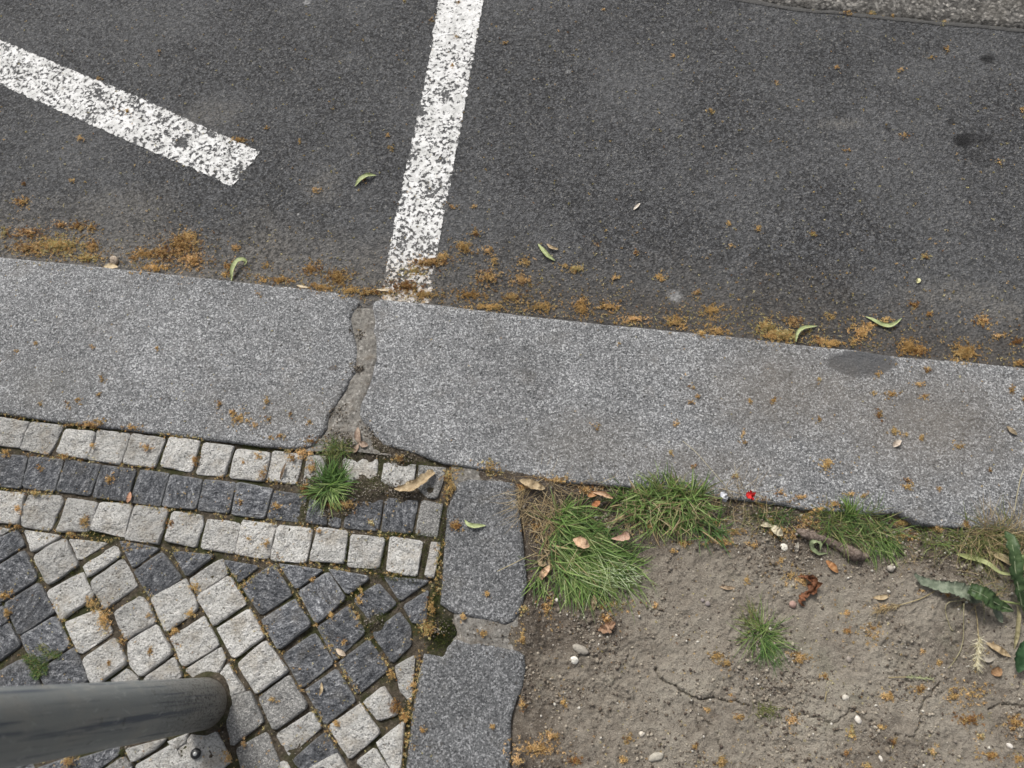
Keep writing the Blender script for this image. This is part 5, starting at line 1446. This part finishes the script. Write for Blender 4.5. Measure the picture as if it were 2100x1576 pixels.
leaf('dead_leaf', [(261, 1031), (265, 1022), (267, 1009)], 5, L_(((0.45, 0.24, 0.15), (0.60, 0.36, 0.25))), 'slim reddish leaf across the joint of two dark cobbles', 'leaf', heights=[1, 3, 2])
leaf('seed_husk', [(689, 1331), (698, 1338), (709, 1345)], 5, L_(((0.50, 0.40, 0.30), (0.66, 0.56, 0.44))), 'beige seed husk lying on the dark diagonal cobbles', 'husk', heights=[1, 4, 1])
leaf('dead_leaf', [(655, 1427), (660, 1414), (659, 1400)], 3, L_(TAN), 'slender brown leaf sliver on a dark cobble', 'leaf', heights=[1, 3, 1])
leaf('seed_husk', [(1832, 917), (1838, 910), (1848, 903)], 6, L_(((0.55, 0.45, 0.36), (0.72, 0.64, 0.54))), 'whitish brown tipped husk on top of the kerb', 'husk', heights=[1, 5, 3])
leaf('dead_leaf', [(2065, 874), (2073, 882), (2086, 892)], 5.5, L_(((0.25, 0.20, 0.13), (0.36, 0.29, 0.2))), 'narrow brown leaf on the kerb top close to the picture edge', 'leaf', heights=[1, 3, 1])
leaf('dead_leaf', [(1065, 985), (1085, 991), (1118, 1003)], 9, L_(TAN), 'tan dead leaf strip lying against the kerb above the dry grass', 'leaf', heights=[10, 14, 10], jag=0.15)
leaf('dead_leaf', [(1215, 1010), (1235, 1013), (1257, 1023)], 6, L_(PEACH), 'short tan stalk piece between the two big grass patches', 'leaf', heights=[14, 16, 12], curl=0.6)
leaf('dead_leaf', [(1205, 1018), (1217, 1013), (1228, 1012)], 6, L_(ORNG), 'orange leaf scrap beside the short tan stalk piece', 'leaf', heights=[12, 14, 12])
leaf('dead_leaf', [(1213, 1040), (1222, 1034), (1231, 1028)], 6, L_(((0.40, 0.15, 0.06), (0.55, 0.25, 0.12))), 'red orange leaf scrap in the gap between the grass patches', 'leaf', heights=[12, 14, 12])
leaf('dead_leaf', [(1175, 1106), (1190, 1112), (1209, 1121)], 10, L_(PEACH), 'peach coloured leaf caught on top of the largest grass tuft', 'leaf', heights=[30, 34, 30], jag=0.15)
leaf('dead_leaf', [(1254, 1105), (1272, 1104), (1291, 1097)], 9, L_(((0.45, 0.28, 0.20), (0.60, 0.42, 0.32))), 'pinkish triangular leaf to the right of the peach coloured one', 'leaf', heights=[22, 26, 24], jag=0.1, shape=([0, .5, .9, 1], [0.05, .7, 1, .6]))
leaf('dead_leaf', [(1127, 1160), (1120, 1170), (1110, 1182), (1112, 1190)], 7, L_(PEACH), 'curled tan leaf between the largest grass tuft and the edging stone', 'leaf', heights=[8, 12, 8, 4])
leaf('dead_leaf', [(1103, 1152), (1110, 1156), (1120, 1158)], 6, L_(TAN), 'small cream leaf scrap left of the curled tan leaf', 'leaf', heights=[5, 7, 4])
leaf('dead_leaf', [(1218, 1220), (1218, 1236), (1217, 1252)], 6, L_(TAN), 'tan pointed leaf hanging below the largest grass tuft', 'leaf', heights=[12, 8, 2])
leaf('dead_leaf', [(1226, 1292), (1242, 1290), (1252, 1284), (1262, 1276)], 9, L_(((0.30, 0.18, 0.11), (0.45, 0.29, 0.19))), 'crumpled brown leaf on the soil below the largest grass tuft', 'leaf', heights=[2, 8, 10, 5], jag=0.45, fold=0.35, crumple=1.0, n=28)
leaf('dead_leaf', [(1636, 1182), (1652, 1183), (1666, 1190), (1672, 1200), (1662, 1212), (1648, 1221), (1640, 1234), (1650, 1244)], 8, L_(RUST, 320), 'rust red crumpled leaf trailing over the soil below the curled leaf', 'leaf', heights=[3, 9, 10, 8, 9, 2], jag=0.55, fold=0.2, n=34, crumple=1.3, shape=([0, .15, .3, .45, .6, .75, 1], [.1, .5, 1.2, 1.3, .7, .8, .15]))
leaf('dead_leaf', [(1694, 1150), (1705, 1160), (1719, 1175)], 7, L_(ORNG), 'orange pointed leaf on the soil beside the curled green leaf', 'leaf', heights=[2, 5, 2])
leaf('dead_leaf', [(1632, 1136), (1634, 1124), (1637, 1112)], 4, L_(GREY), 'narrow pale grey leaf beside the white snail shell', 'leaf', heights=[1, 4, 2])
leaf('dead_leaf', [(1582, 1078), (1592, 1088), (1606, 1098)], 9, L_(((0.50, 0.44, 0.30), (0.66, 0.60, 0.45))), 'cream folded leaf by the kerb above the white snail shell', 'leaf', heights=[6, 9, 5])
leaf('dead_leaf', [(1560, 1078), (1572, 1076), (1583, 1080)], 5, L_(((0.50, 0.44, 0.30), (0.66, 0.60, 0.45))), 'small cream leaf scrap left of the folded cream leaf', 'leaf', heights=[6, 8, 5])
leaf('curled_leaf', [(1697, 1135), (1678, 1136), (1664, 1124), (1664, 1112), (1676, 1108), (1684, 1116), (1682, 1130)], 4.5, L_(((0.22, 0.27, 0.14), (0.36, 0.40, 0.24))), 'grey green leaf curled into a ring on the soil', 'leaf', heights=[2, 5, 9, 12, 14, 13, 10], n=34)
leaf('dead_leaf', [(2033, 1382), (2044, 1378), (2055, 1373)], 9, L_(((0.28, 0.16, 0.08), (0.42, 0.26, 0.14))), 'oval brown seed leaf on the soil under the broad leaved weed', 'leaf', heights=[2, 7, 3])
leaf('dead_leaf', [(2022, 1318), (2045, 1330), (2073, 1348)], 7, L_(TAN), 'tan drooping leaf near the pale grass ear', 'leaf', heights=[3, 6, 2])
leaf('dead_leaf', [(2010, 1350), (2025, 1354), (2042, 1350)], 5, L_(GREY), 'dull pale leaf just below the pale grass ear', 'leaf', heights=[1, 4, 1])
leaf('dead_leaf', [(2085, 1240), (2090, 1262), (2086, 1300), (2080, 1332)], 5, L_(((0.30, 0.27, 0.14), (0.42, 0.37, 0.22))), 'long withered leaf hanging below the weed stem', 'leaf', heights=[20, 16, 8, 2])
leaf('dead_leaf', [(2022, 1130), (2055, 1143), (2100, 1165), (2140, 1180)], 9, L_(((0.45, 0.36, 0.20), (0.60, 0.50, 0.32))), 'long flat straw leaf behind the upright weed leaf', 'leaf', heights=[4, 10, 12, 8])
leaf('dead_leaf', [(2004, 1176), (2008, 1162), (2014, 1150)], 7, L_(GREY), 'broken grey leaf on the soil left of the upright weed leaf', 'leaf', heights=[2, 5, 2])
leaf('dead_leaf', [(1790, 1226), (1808, 1226), (1826, 1221)], 5, L_(TAN), 'straw coloured husk above the dry grass ear', 'husk', heights=[1, 4, 1])
leaf('dead_leaf', [(1475, 1203), (1490, 1206), (1508, 1206)], 4, L_(((0.30, 0.22, 0.14), (0.42, 0.32, 0.22))), 'flat brown leaf strip on the soil above the lone grass tuft', 'leaf', heights=[1, 3, 1])
leaf('seed_husk', [(340, 610), (0, 0)][:1] + [(352, 612)], 2, L_(TAN), 'thin straw sliver at the edge of the left kerb stone', 'husk', heights=[1, 2]) if False else None
leaf('dead_leaf', [(772, 594), (786, 595), (800, 594)], 2.5, L_(((0.55, 0.45, 0.30), (0.68, 0.58, 0.42))), 'pale straw piece in the gutter at the foot of the white line', 'leaf', heights=[3, 5, 3])
leaf('dead_leaf', [(608, 585), (620, 588), (632, 590)], 3, L_(((0.55, 0.45, 0.30), (0.68, 0.58, 0.42))), 'straw sliver at the edge of the left kerb stone', 'leaf', heights=[14, 16, 14])
leaf('dead_leaf', [(574, 985), (580, 966), (586, 950)], 2.6, L_(((0.12, 0.08, 0.05), (0.2, 0.14, 0.09))), 'dark brown twig on a light cobble left of the grass tuft', 'twig', heights=[1, 4, 2])
leaf('fallen_petal', [(1479, 1009), (1484, 1018), (1488, 1030)], 7, L_(((0.55, 0.56, 0.60), (0.72, 0.73, 0.76))), 'greyish white petal at the foot of the kerb', 'petal', heights=[18, 20, 16], fold=0.4)
leaf('fallen_petal', [(1530, 1014), (1538, 1016), (1546, 1020)], 9, L_(((0.42, 0.010, 0.012), (0.72, 0.035, 0.03))), 'bright red petal at the foot of the kerb', 'petal', heights=[18, 21, 18], shape=([0, .3, .8, 1], [.3, .8, 1, .6]), jag=0.3, fold=0.5, crumple=0.5)

# bark piece under the grass by the kerb
tube('bark_piece', [(1634, 1088), (1660, 1098), (1700, 1112), (1735, 1128), (1765, 1140), (1782, 1142)], 0.0105, mat_leaf((0.085, 0.062, 0.05), (0.23, 0.185, 0.155), 240, 0.9, 0.0), heights=[3, 6, 5, 6, 6, 3], label='brown root like piece of bark under the grass tuft', cat='bark', taper=(0.4, 0.9, 0.55, 0.8, 1.1, 0.5), k=12, n=44, knob=0.45)


def stone(name, px, py, size, col, label, cat, squash=(1, 1, 0.7), rough=0.22, rot=0.0, lift=0.4, seed=1):
    r = np.random.default_rng(seed)
    V = []; nu, nv = 14, 9
    for j in range(nv):
        th = math.pi * j / (nv - 1)
        for i in range(nu):
            ph = 2 * math.pi * i / nu
            V.append((math.sin(th) * math.cos(ph), math.sin(th) * math.sin(ph), math.cos(th)))
    V = np.array(V)
    bump = 1 + rough * 2 * fbm(V[:, 0] * 2 + seed * 3.1 + V[:, 2] * 1.3, V[:, 1] * 2 - V[:, 2] * 1.7, seed, 3)
    V = V * bump[:, None] * np.array(squash) * size
    ca, sa = math.cos(rot), math.sin(rot)
    V = V @ np.array([[ca, -sa, 0], [sa, ca, 0], [0, 0, 1]]).T
    Fc = [(j * nu + i, (j + 1) * nu + i, (j + 1) * nu + (i + 1) % nu, j * nu + (i + 1) % nu) for j in range(nv - 1) for i in range(nu)]
    p = surf_pt(px, py); p[2] += size * squash[2] * lift
    return tag(mesh_np(name, V, Fc, M_STONE, None, p, cols=np.array(col)[None].repeat(len(V), 0)), label, cat)


stone('pebble', 1758, 1476, 0.0065, (0.60, 0.56, 0.50), 'white angular pebble on the cracked soil near the lower frame', 'pebble', (0.75, 1.05, 0.7), 0.25, 0.5, seed=2)
stone('pebble', 2070, 1530, 0.0050, (0.62, 0.58, 0.53), 'white pebble low on the soil below the broad leaved weed', 'pebble', (1.1, 0.7, 0.6), 0.3, -0.7, seed=3)
stone('pebble', 1345, 1553, 0.0095, (0.36, 0.335, 0.285), 'flat pale wedge shaped stone in the soil at the lower frame', 'pebble', (1.25, 0.65, 0.4), 0.3, 0.3, seed=4)
stone('pebble', 1190, 1332, 0.0130, (0.30, 0.275, 0.235), 'flat oblong tan pebble above a snail shell, right of the edging stone', 'pebble', (1.1, 0.52, 0.4), 0.15, -0.45, seed=5)
stone('pebble', 1441, 1232, 0.0032, (0.25, 0.22, 0.21), 'small round grey pebble, upper of two on the soil', 'pebble', (1, 1, 0.8), 0.1, seed=6)
stone('pebble', 1451, 1239, 0.0042, (0.24, 0.21, 0.20), 'round grey pebble, lower of two on the soil', 'pebble', (1, 1, 0.8), 0.1, seed=7)
stone('pebble', 1733, 1431, 0.0045, (0.48, 0.45, 0.39), 'pale crumbly pebble above the white angular one', 'pebble', (1.2, 0.9, 0.6), 0.35, seed=8)
stone('pebble', 1740, 1353, 0.0048, (0.26, 0.23, 0.20), 'dull grey pebble in the soil right of the lone grass tuft', 'pebble', (0.8, 1, 0.7), 0.15, seed=9)
stone('pebble', 1806, 1556, 0.0042, (0.58, 0.54, 0.48), 'small white chip at the lowest edge of the soil', 'pebble', (0.6, 1.1, 0.5), 0.3, 0.4, seed=10)
stone('pebble', 1315, 1505, 0.0042, (0.55, 0.50, 0.42), 'small cream chip on the soil left of the long crack', 'pebble', (0.9, 1.1, 0.6), 0.3, seed=11)
stone('pebble', 1625, 1240, 0.0060, (0.36, 0.24, 0.20), 'pinkish pebble at the end of the rust red leaf', 'pebble', (1, 1, 0.7), 0.2, seed=12)
stone('pebble', 1825, 1167, 0.0055, (0.34, 0.31, 0.27), 'grey lump on the soil below the grass with the bark', 'pebble', (1, 1, 0.8), 0.2, seed=13)


def snail(px, py, size, col, label, tilt=0.0):
    """coiled shell: a whorl of growing radius with an opening"""
    n, k = 44, 8
    V = []
    for i in range(n):
        t = i / (n - 1); a = t * 2.4 * 2 * math.pi
        Rr = 0.10 + 0.62 * t; rr = 0.06 + 0.40 * t
        c = np.array([Rr * math.cos(a), Rr * math.sin(a), 0.55 * (1 - t)])
        rd = np.array([math.cos(a), math.sin(a), 0])
        for j in range(k):
            b = 2 * math.pi * j / k
            V.append(c + (rd * math.cos(b) + np.array([0, 0, 1]) * math.sin(b)) * rr)
    V = np.array(V) * size
    ct, st_ = math.cos(tilt), math.sin(tilt)
    V = V @ np.array([[1, 0, 0], [0, ct, -st_], [0, st_, ct]]).T
    Fc = [(i * k + j, i * k + (j + 1) % k, (i + 1) * k + (j + 1) % k, (i + 1) * k + j) for i in range(n - 1) for j in range(k)]
    p = surf_pt(px, py); p[2] += 0.35 * size
    return tag(mesh_np('snail_shell', V, Fc, M_STONE, None, p, cols=np.array(col)[None].repeat(len(V), 0)), label, 'shell')


snail(1607, 1124, 0.0062, (0.72, 0.69, 0.60), 'cream white snail shell on the soil near the bark and grass', 0.3)
snail(1178, 1355, 0.0066, (0.74, 0.71, 0.64), 'white snail shell under the flat oblong tan pebble', 0.6)
snail(236, 537, 0.0095, (0.40, 0.33, 0.26), 'brownish snail shell in the gutter against the left kerb stone', 0.5)
leaf('dead_leaf', [(212, 547), (225, 546), (242, 548)], 6, L_(((0.58, 0.46, 0.28), (0.70, 0.58, 0.40))), 'cream leaf under the brownish snail shell at the kerb', 'leaf', heights=[10, 8, 10])

# dark beetle like bead on the cobble under the pole: a round headed steel nail with a dirty shine
nl = empty('survey_nail', surf_pt(401, 1546)); tag(nl, 'dark shiny round nail head set in a light cobble below the pole', 'nail')
qn = NT('dark_polished_steel', 0.28, 0.6); qn.b.inputs['Metallic'].default_value = 0.8
M_NAIL = qn.done(qn.mix(qn.noise(300, 4), (0.012, 0.012, 0.013), (0.10, 0.10, 0.10)), qn.bump(qn.noise(260, 2), 0.002))


def lathe(name, prof, mat, parent, loc, n=20):
    V = []; Fc = []
    for r_, z_ in prof:
        for i in range(n):
            a = 2 * math.pi * i / n; V.append((r_ * math.cos(a), r_ * math.sin(a), z_))
    for j in range(len(prof) - 1):
        for i in range(n):
            Fc.append((j * n + i, j * n + (i + 1) % n, (j + 1) * n + (i + 1) % n, (j + 1) * n + i))
    return mesh_np(name, V, Fc, mat, parent, loc)


lathe('nail_head', [(0.0078, -0.002), (0.0080, 0.0003), (0.0074, 0.0018), (0.0052, 0.0028), (0.003, 0.0032), (0.0005, 0.0033)], M_NAIL, nl, (0, 0, 0))
qs = NT('worn_bright_steel', 0.3, 0.6); qs.b.inputs['Metallic'].default_value = 0.6
M_BRT = qs.done(qs.mix(qs.noise(500, 3), (0.5, 0.5, 0.49), (0.8, 0.8, 0.78)))
lathe('bright_stud', [(0.0034, 0.0026), (0.0031, 0.0038), (0.0018, 0.0044), (0.0003, 0.0045)], M_BRT, nl, (0.0005, 0.0, 0), 12)

# ------------------------------------------------------------------ broad-leaved weed
weed = empty('broadleaf_weed', surf_pt(2105, 1260)); tag(weed, 'broad leaved weed with two large dark green leaves at the soil edge', 'plant')
WG = mat_leaf((0.040, 0.072, 0.028), (0.075, 0.118, 0.048), 70, 0.45, 0.12)
WM = mat_leaf((0.20, 0.25, 0.14), (0.28, 0.32, 0.20), 200)
WU = mat_leaf((0.14, 0.17, 0.12), (0.25, 0.28, 0.21), 110, 0.75, 0.1)
zb = -0.018
tube('stem', [(2115, 1275), (2098, 1245), (2092, 1200), (2098, 1140)], 0.0032, mat_leaf((0.16, 0.22, 0.09), (0.25, 0.30, 0.14)), heights=[0, 14, 34, 60], parent=weed, base=zb, taper=(1.2, 1, 0.8))
lw = leaf('leaf', [(2096, 1245), (2088, 1205), (2082, 1170), (2080, 1140), (2075, 1112), (2062, 1090)], 15, WG, parent=weed, heights=[24, 40, 50, 56, 58, 48], fold=0.35, jag=0.18, crumple=0.15, base=zb, n=44, shape=([0, .12, .4, .7, .9, 1], [.25, .55, .95, 1, .7, .15]))
tube('midrib', [(2096, 1245), (2088, 1205), (2082, 1170), (2080, 1140), (2075, 1112), (2064, 1093)], 0.0009, WM, heights=[24.6, 40.6, 50.6, 56.6, 58.6, 49], parent=lw, base=zb, n=30, taper=(1.4, 1, .4))
lw2 = leaf('leaf', [(2078, 1253), (2055, 1245), (2030, 1230), (2010, 1217), (1988, 1208)], 17, WG, parent=weed, heights=[14, 22, 32, 36, 28], fold=0.3, jag=0.16, crumple=0.15, base=zb, n=40, shape=([0, .2, .55, .85, 1], [.12, .55, 1, .95, .75]))
tube('midrib', [(2078, 1253), (2055, 1245), (2030, 1230), (2010, 1217), (1990, 1209)], 0.0009, WM, heights=[14.6, 22.6, 32.6, 36.6, 29], parent=lw2, base=zb, n=26, taper=(1.4, 1, .4))
leaf('leaf', [(2015, 1232), (1990, 1218), (1960, 1207), (1930, 1203), (1900, 1196), (1884, 1188), (1876, 1176)], 13, WU, parent=weed, heights=[12, 20, 22, 20, 16, 14, 22], fold=0.25, jag=0.18, crumple=0.25, base=zb, n=44, shape=([0, .12, .35, .6, .85, 1], [.5, 1.2, 1.15, .8, .7, .2]), label='underside of folded leaf, dusty grey green')
leaf('leaf', [(2034, 1243), (2045, 1258), (2056, 1278)], 8, WU, parent=weed, heights=[14, 10, 3], base=zb, label='small dusty grey leaf tip')
leaf('leaf', [(2110, 1310), (2096, 1345), (2088, 1380)], 15, mat_leaf((0.03, 0.075, 0.03), (0.055, 0.115, 0.05), 90), parent=weed, heights=[16, 20, 10], base=zb, fold=0.3, jag=0.1)
leaf('leaf', [(2125, 1180), (2115, 1220), (2100, 1250)], 14, WG, parent=weed, heights=[50, 34, 18], base=zb, fold=0.3, jag=0.1)
tube('stem', [(2095, 1240), (2070, 1236), (2040, 1231), (2025, 1228)], 0.0018, mat_leaf((0.26, 0.32, 0.12), (0.36, 0.40, 0.18)), heights=[16, 14, 12, 10], parent=weed, base=zb)
# dried leaf stalk above it
leaf('withered_blade', [(1962, 1137), (1985, 1142), (2010, 1148), (2030, 1157), (2045, 1172), (2060, 1178), (2095, 1177)], 6, mat_leaf((0.30, 0.34, 0.14), (0.45, 0.47, 0.24), 120), 'pale green twisted grass blade left of the upright weed leaf', 'grass blade', heights=[4, 8, 10, 12, 12, 14, 16], shape=([0, .15, .4, .7, 1], [.2, 1, .9, .5, .4]))


# ------------------------------------------------------------------ grass ears
def ear(stem, axis_, col, label, bl, n=90, w=0.0007):
    root = empty('grass_ear', surf_pt(*axis_[0])); tag(root, label, 'grass ear')
    tube('stalk', stem, 0.0008, mat_leaf((0.36, 0.29, 0.15), (0.48, 0.40, 0.24)), heights=[3, 6, 5], parent=root, n=20, k=5)
    q = resample(np.array(axis_, float), n)
    roots = np.array([surf_pt(x_, y_) for x_, y_ in q]); roots[:, 2] += 0.004
    d = q[-1] - q[0]; ang0 = math.atan2(-d[1], d[0])
    ang = ang0 + RNG.normal(0, 0.55, n)
    dirs = np.stack([np.cos(ang), np.sin(ang), 0 * ang], 1)
    cols = np.array(col)[RNG.integers(0, len(col), n)] * RNG.uniform(0.8, 1.2, (n, 1))
    prof = np.sin(np.linspace(0.25, math.pi, n))
    v, f, c = ribbons(roots, dirs, RNG.uniform(0.5, 1.0, n) * bl, RNG.uniform(0.7, 1.3, n) * w, RNG.uniform(-0.1, 0.5, n), RNG.uniform(0, .4, n), cols, nseg=3)
    v2, f2, c2 = ribbons(roots, dirs, RNG.uniform(0.25, 0.4, n) * bl, np.full(n, w * 2.6), RNG.uniform(0, 0.7, n), RNG.uniform(0, .4, n), cols, nseg=3)
    o = mesh_np('bristles', np.concatenate([v, v2]), np.concatenate([f, f2 + len(v)]), M_GRASS, None, cols=np.concatenate([c, c2]))
    o['kind'] = 'stuff'
    child(o, root)
    return root


CREAM = [(0.55, 0.50, 0.34), (0.68, 0.64, 0.48), (0.46, 0.42, 0.26)]
ear([(1999, 1242), (2004, 1270), (2007, 1312)], [(2007, 1305), (2003, 1330), (1999, 1366)], CREAM, 'pale bristly grass ear hanging on a straw stalk below the weed', 0.020, 110)
ear([(1917, 1213), (1890, 1228), (1862, 1237), (1846, 1241)], [(1846, 1241), (1820, 1246), (1795, 1256)], STRAW, 'dry straw coloured grass ear lying left of the weed', 0.018, 80, 0.0006)
ear([(1822, 1390), (1845, 1389), (1858, 1389)], [(1852, 1389), (1880, 1390), (1908, 1393)], [(0.32, 0.36, 0.18), (0.42, 0.44, 0.26)], 'small pale green grass ear lying flat on the soil', 0.010, 50, 0.0006)
ear([(1692, 1440), (1694, 1425), (1695, 1418)], [(1695, 1420), (1694, 1405), (1692, 1396)], CREAM, 'three pronged bleached grass awn near the crack', 0.013, 5, 0.0006)
tube('straw_stalk', [(1977, 1238), (1976, 1270), (1976, 1310), (1970, 1335), (1955, 1360), (1944, 1372)], 0.0007, mat_leaf((0.30, 0.27, 0.16), (0.42, 0.38, 0.24)), heights=[12, 10, 6, 4, 2, 1], label='long thin curved straw stalk left of the pale grass ear', cat='stalk', n=30, k=5)
tube('straw_stalk', [(1980, 1231), (1945, 1235), (1938, 1245), (1940, 1262), (1950, 1292), (1958, 1296)], 0.0007, mat_leaf((0.30, 0.27, 0.16), (0.42, 0.38, 0.24)), heights=[12, 12, 10, 6, 3, 1], label='hooked straw stalk furthest from the pale grass ear', cat='stalk', n=30, k=5)
tube('straw_stalk', [(2080, 1052), (2085, 1020), (2092, 985), (2104, 950)], 0.0008, mat_leaf((0.50, 0.44, 0.28), (0.62, 0.56, 0.40)), heights=[10, 22, 32, 38], label='long straw stalk bending over the kerb above the weed', cat='stalk', n=24, k=5)
tube('straw_stalk', [(1510, 1030), (1490, 1000), (1460, 965), (1425, 925), (1400, 905)], 0.0005, mat_leaf((0.45, 0.40, 0.26), (0.58, 0.52, 0.38)), heights=[6, 20, 26, 22, 12], label='hair thin straw reaching from the grass over the kerb', cat='stalk', n=24, k=5)
tube('straw_stalk', [(1020, 1172), (1045, 1160), (1075, 1145), (1100, 1135)], 0.0006, mat_leaf((0.45, 0.38, 0.2), (0.58, 0.5, 0.32)), heights=[2, 6, 12, 16], label='thin straw crossing the upper edging stone', cat='stalk', n=20, k=5)

# ------------------------------------------------------------------ steel pole
PC = P(421, 1443, 0.0)
pole = empty('street_pole', (PC[0], PC[1], -0.004))
tag(pole, 'round grey galvanised steel pole standing in the cobbles', 'pole')
PR = 0.0385
v_ = []
for j in range(7):
    for i in range(48):
        a_ = 2 * math.pi * i / 48; rr_ = PR - 0.002 + (0.002, 0.0028, 0.004, 0.005, 0.0065, 0.008, 0.010)[j] * (0.8 + 0.9 * float(vn(np.array(math.cos(a_) * 2.2 + 5), np.array(math.sin(a_) * 2.2 + 5), 3)))
        v_.append((rr_ * math.cos(a_), rr_ * math.sin(a_), (0.014, 0.011, 0.0085, 0.006, 0.0035, 0.0005, -0.008)[j] + 0.004 * float(fbm(np.array(rr_ * math.cos(a_) * 160), np.array(rr_ * math.sin(a_) * 160), 9, 2))))
mesh_np('foot_dirt', v_, [(j * 48 + i, j * 48 + (i + 1) % 48, (j + 1) * 48 + (i + 1) % 48, (j + 1) * 48 + i) for j in range(6) for i in range(48)], M_BED, pole)
lathe('pole_tube', [(PR + 0.0006, -0.05), (PR + 0.0006, 0.004), (PR, 0.012), (PR, 0.3), (PR, 0.8), (PR, 1.4), (PR, 2.6)], M_POLE, pole, (0, 0, 0), 64)
lathe('pole_cap', [(PR + 0.002, 2.58), (PR + 0.002, 2.61), (PR * 0.8, 2.63), (0.001, 2.64)], M_POLE, pole, (0, 0, 0), 48)
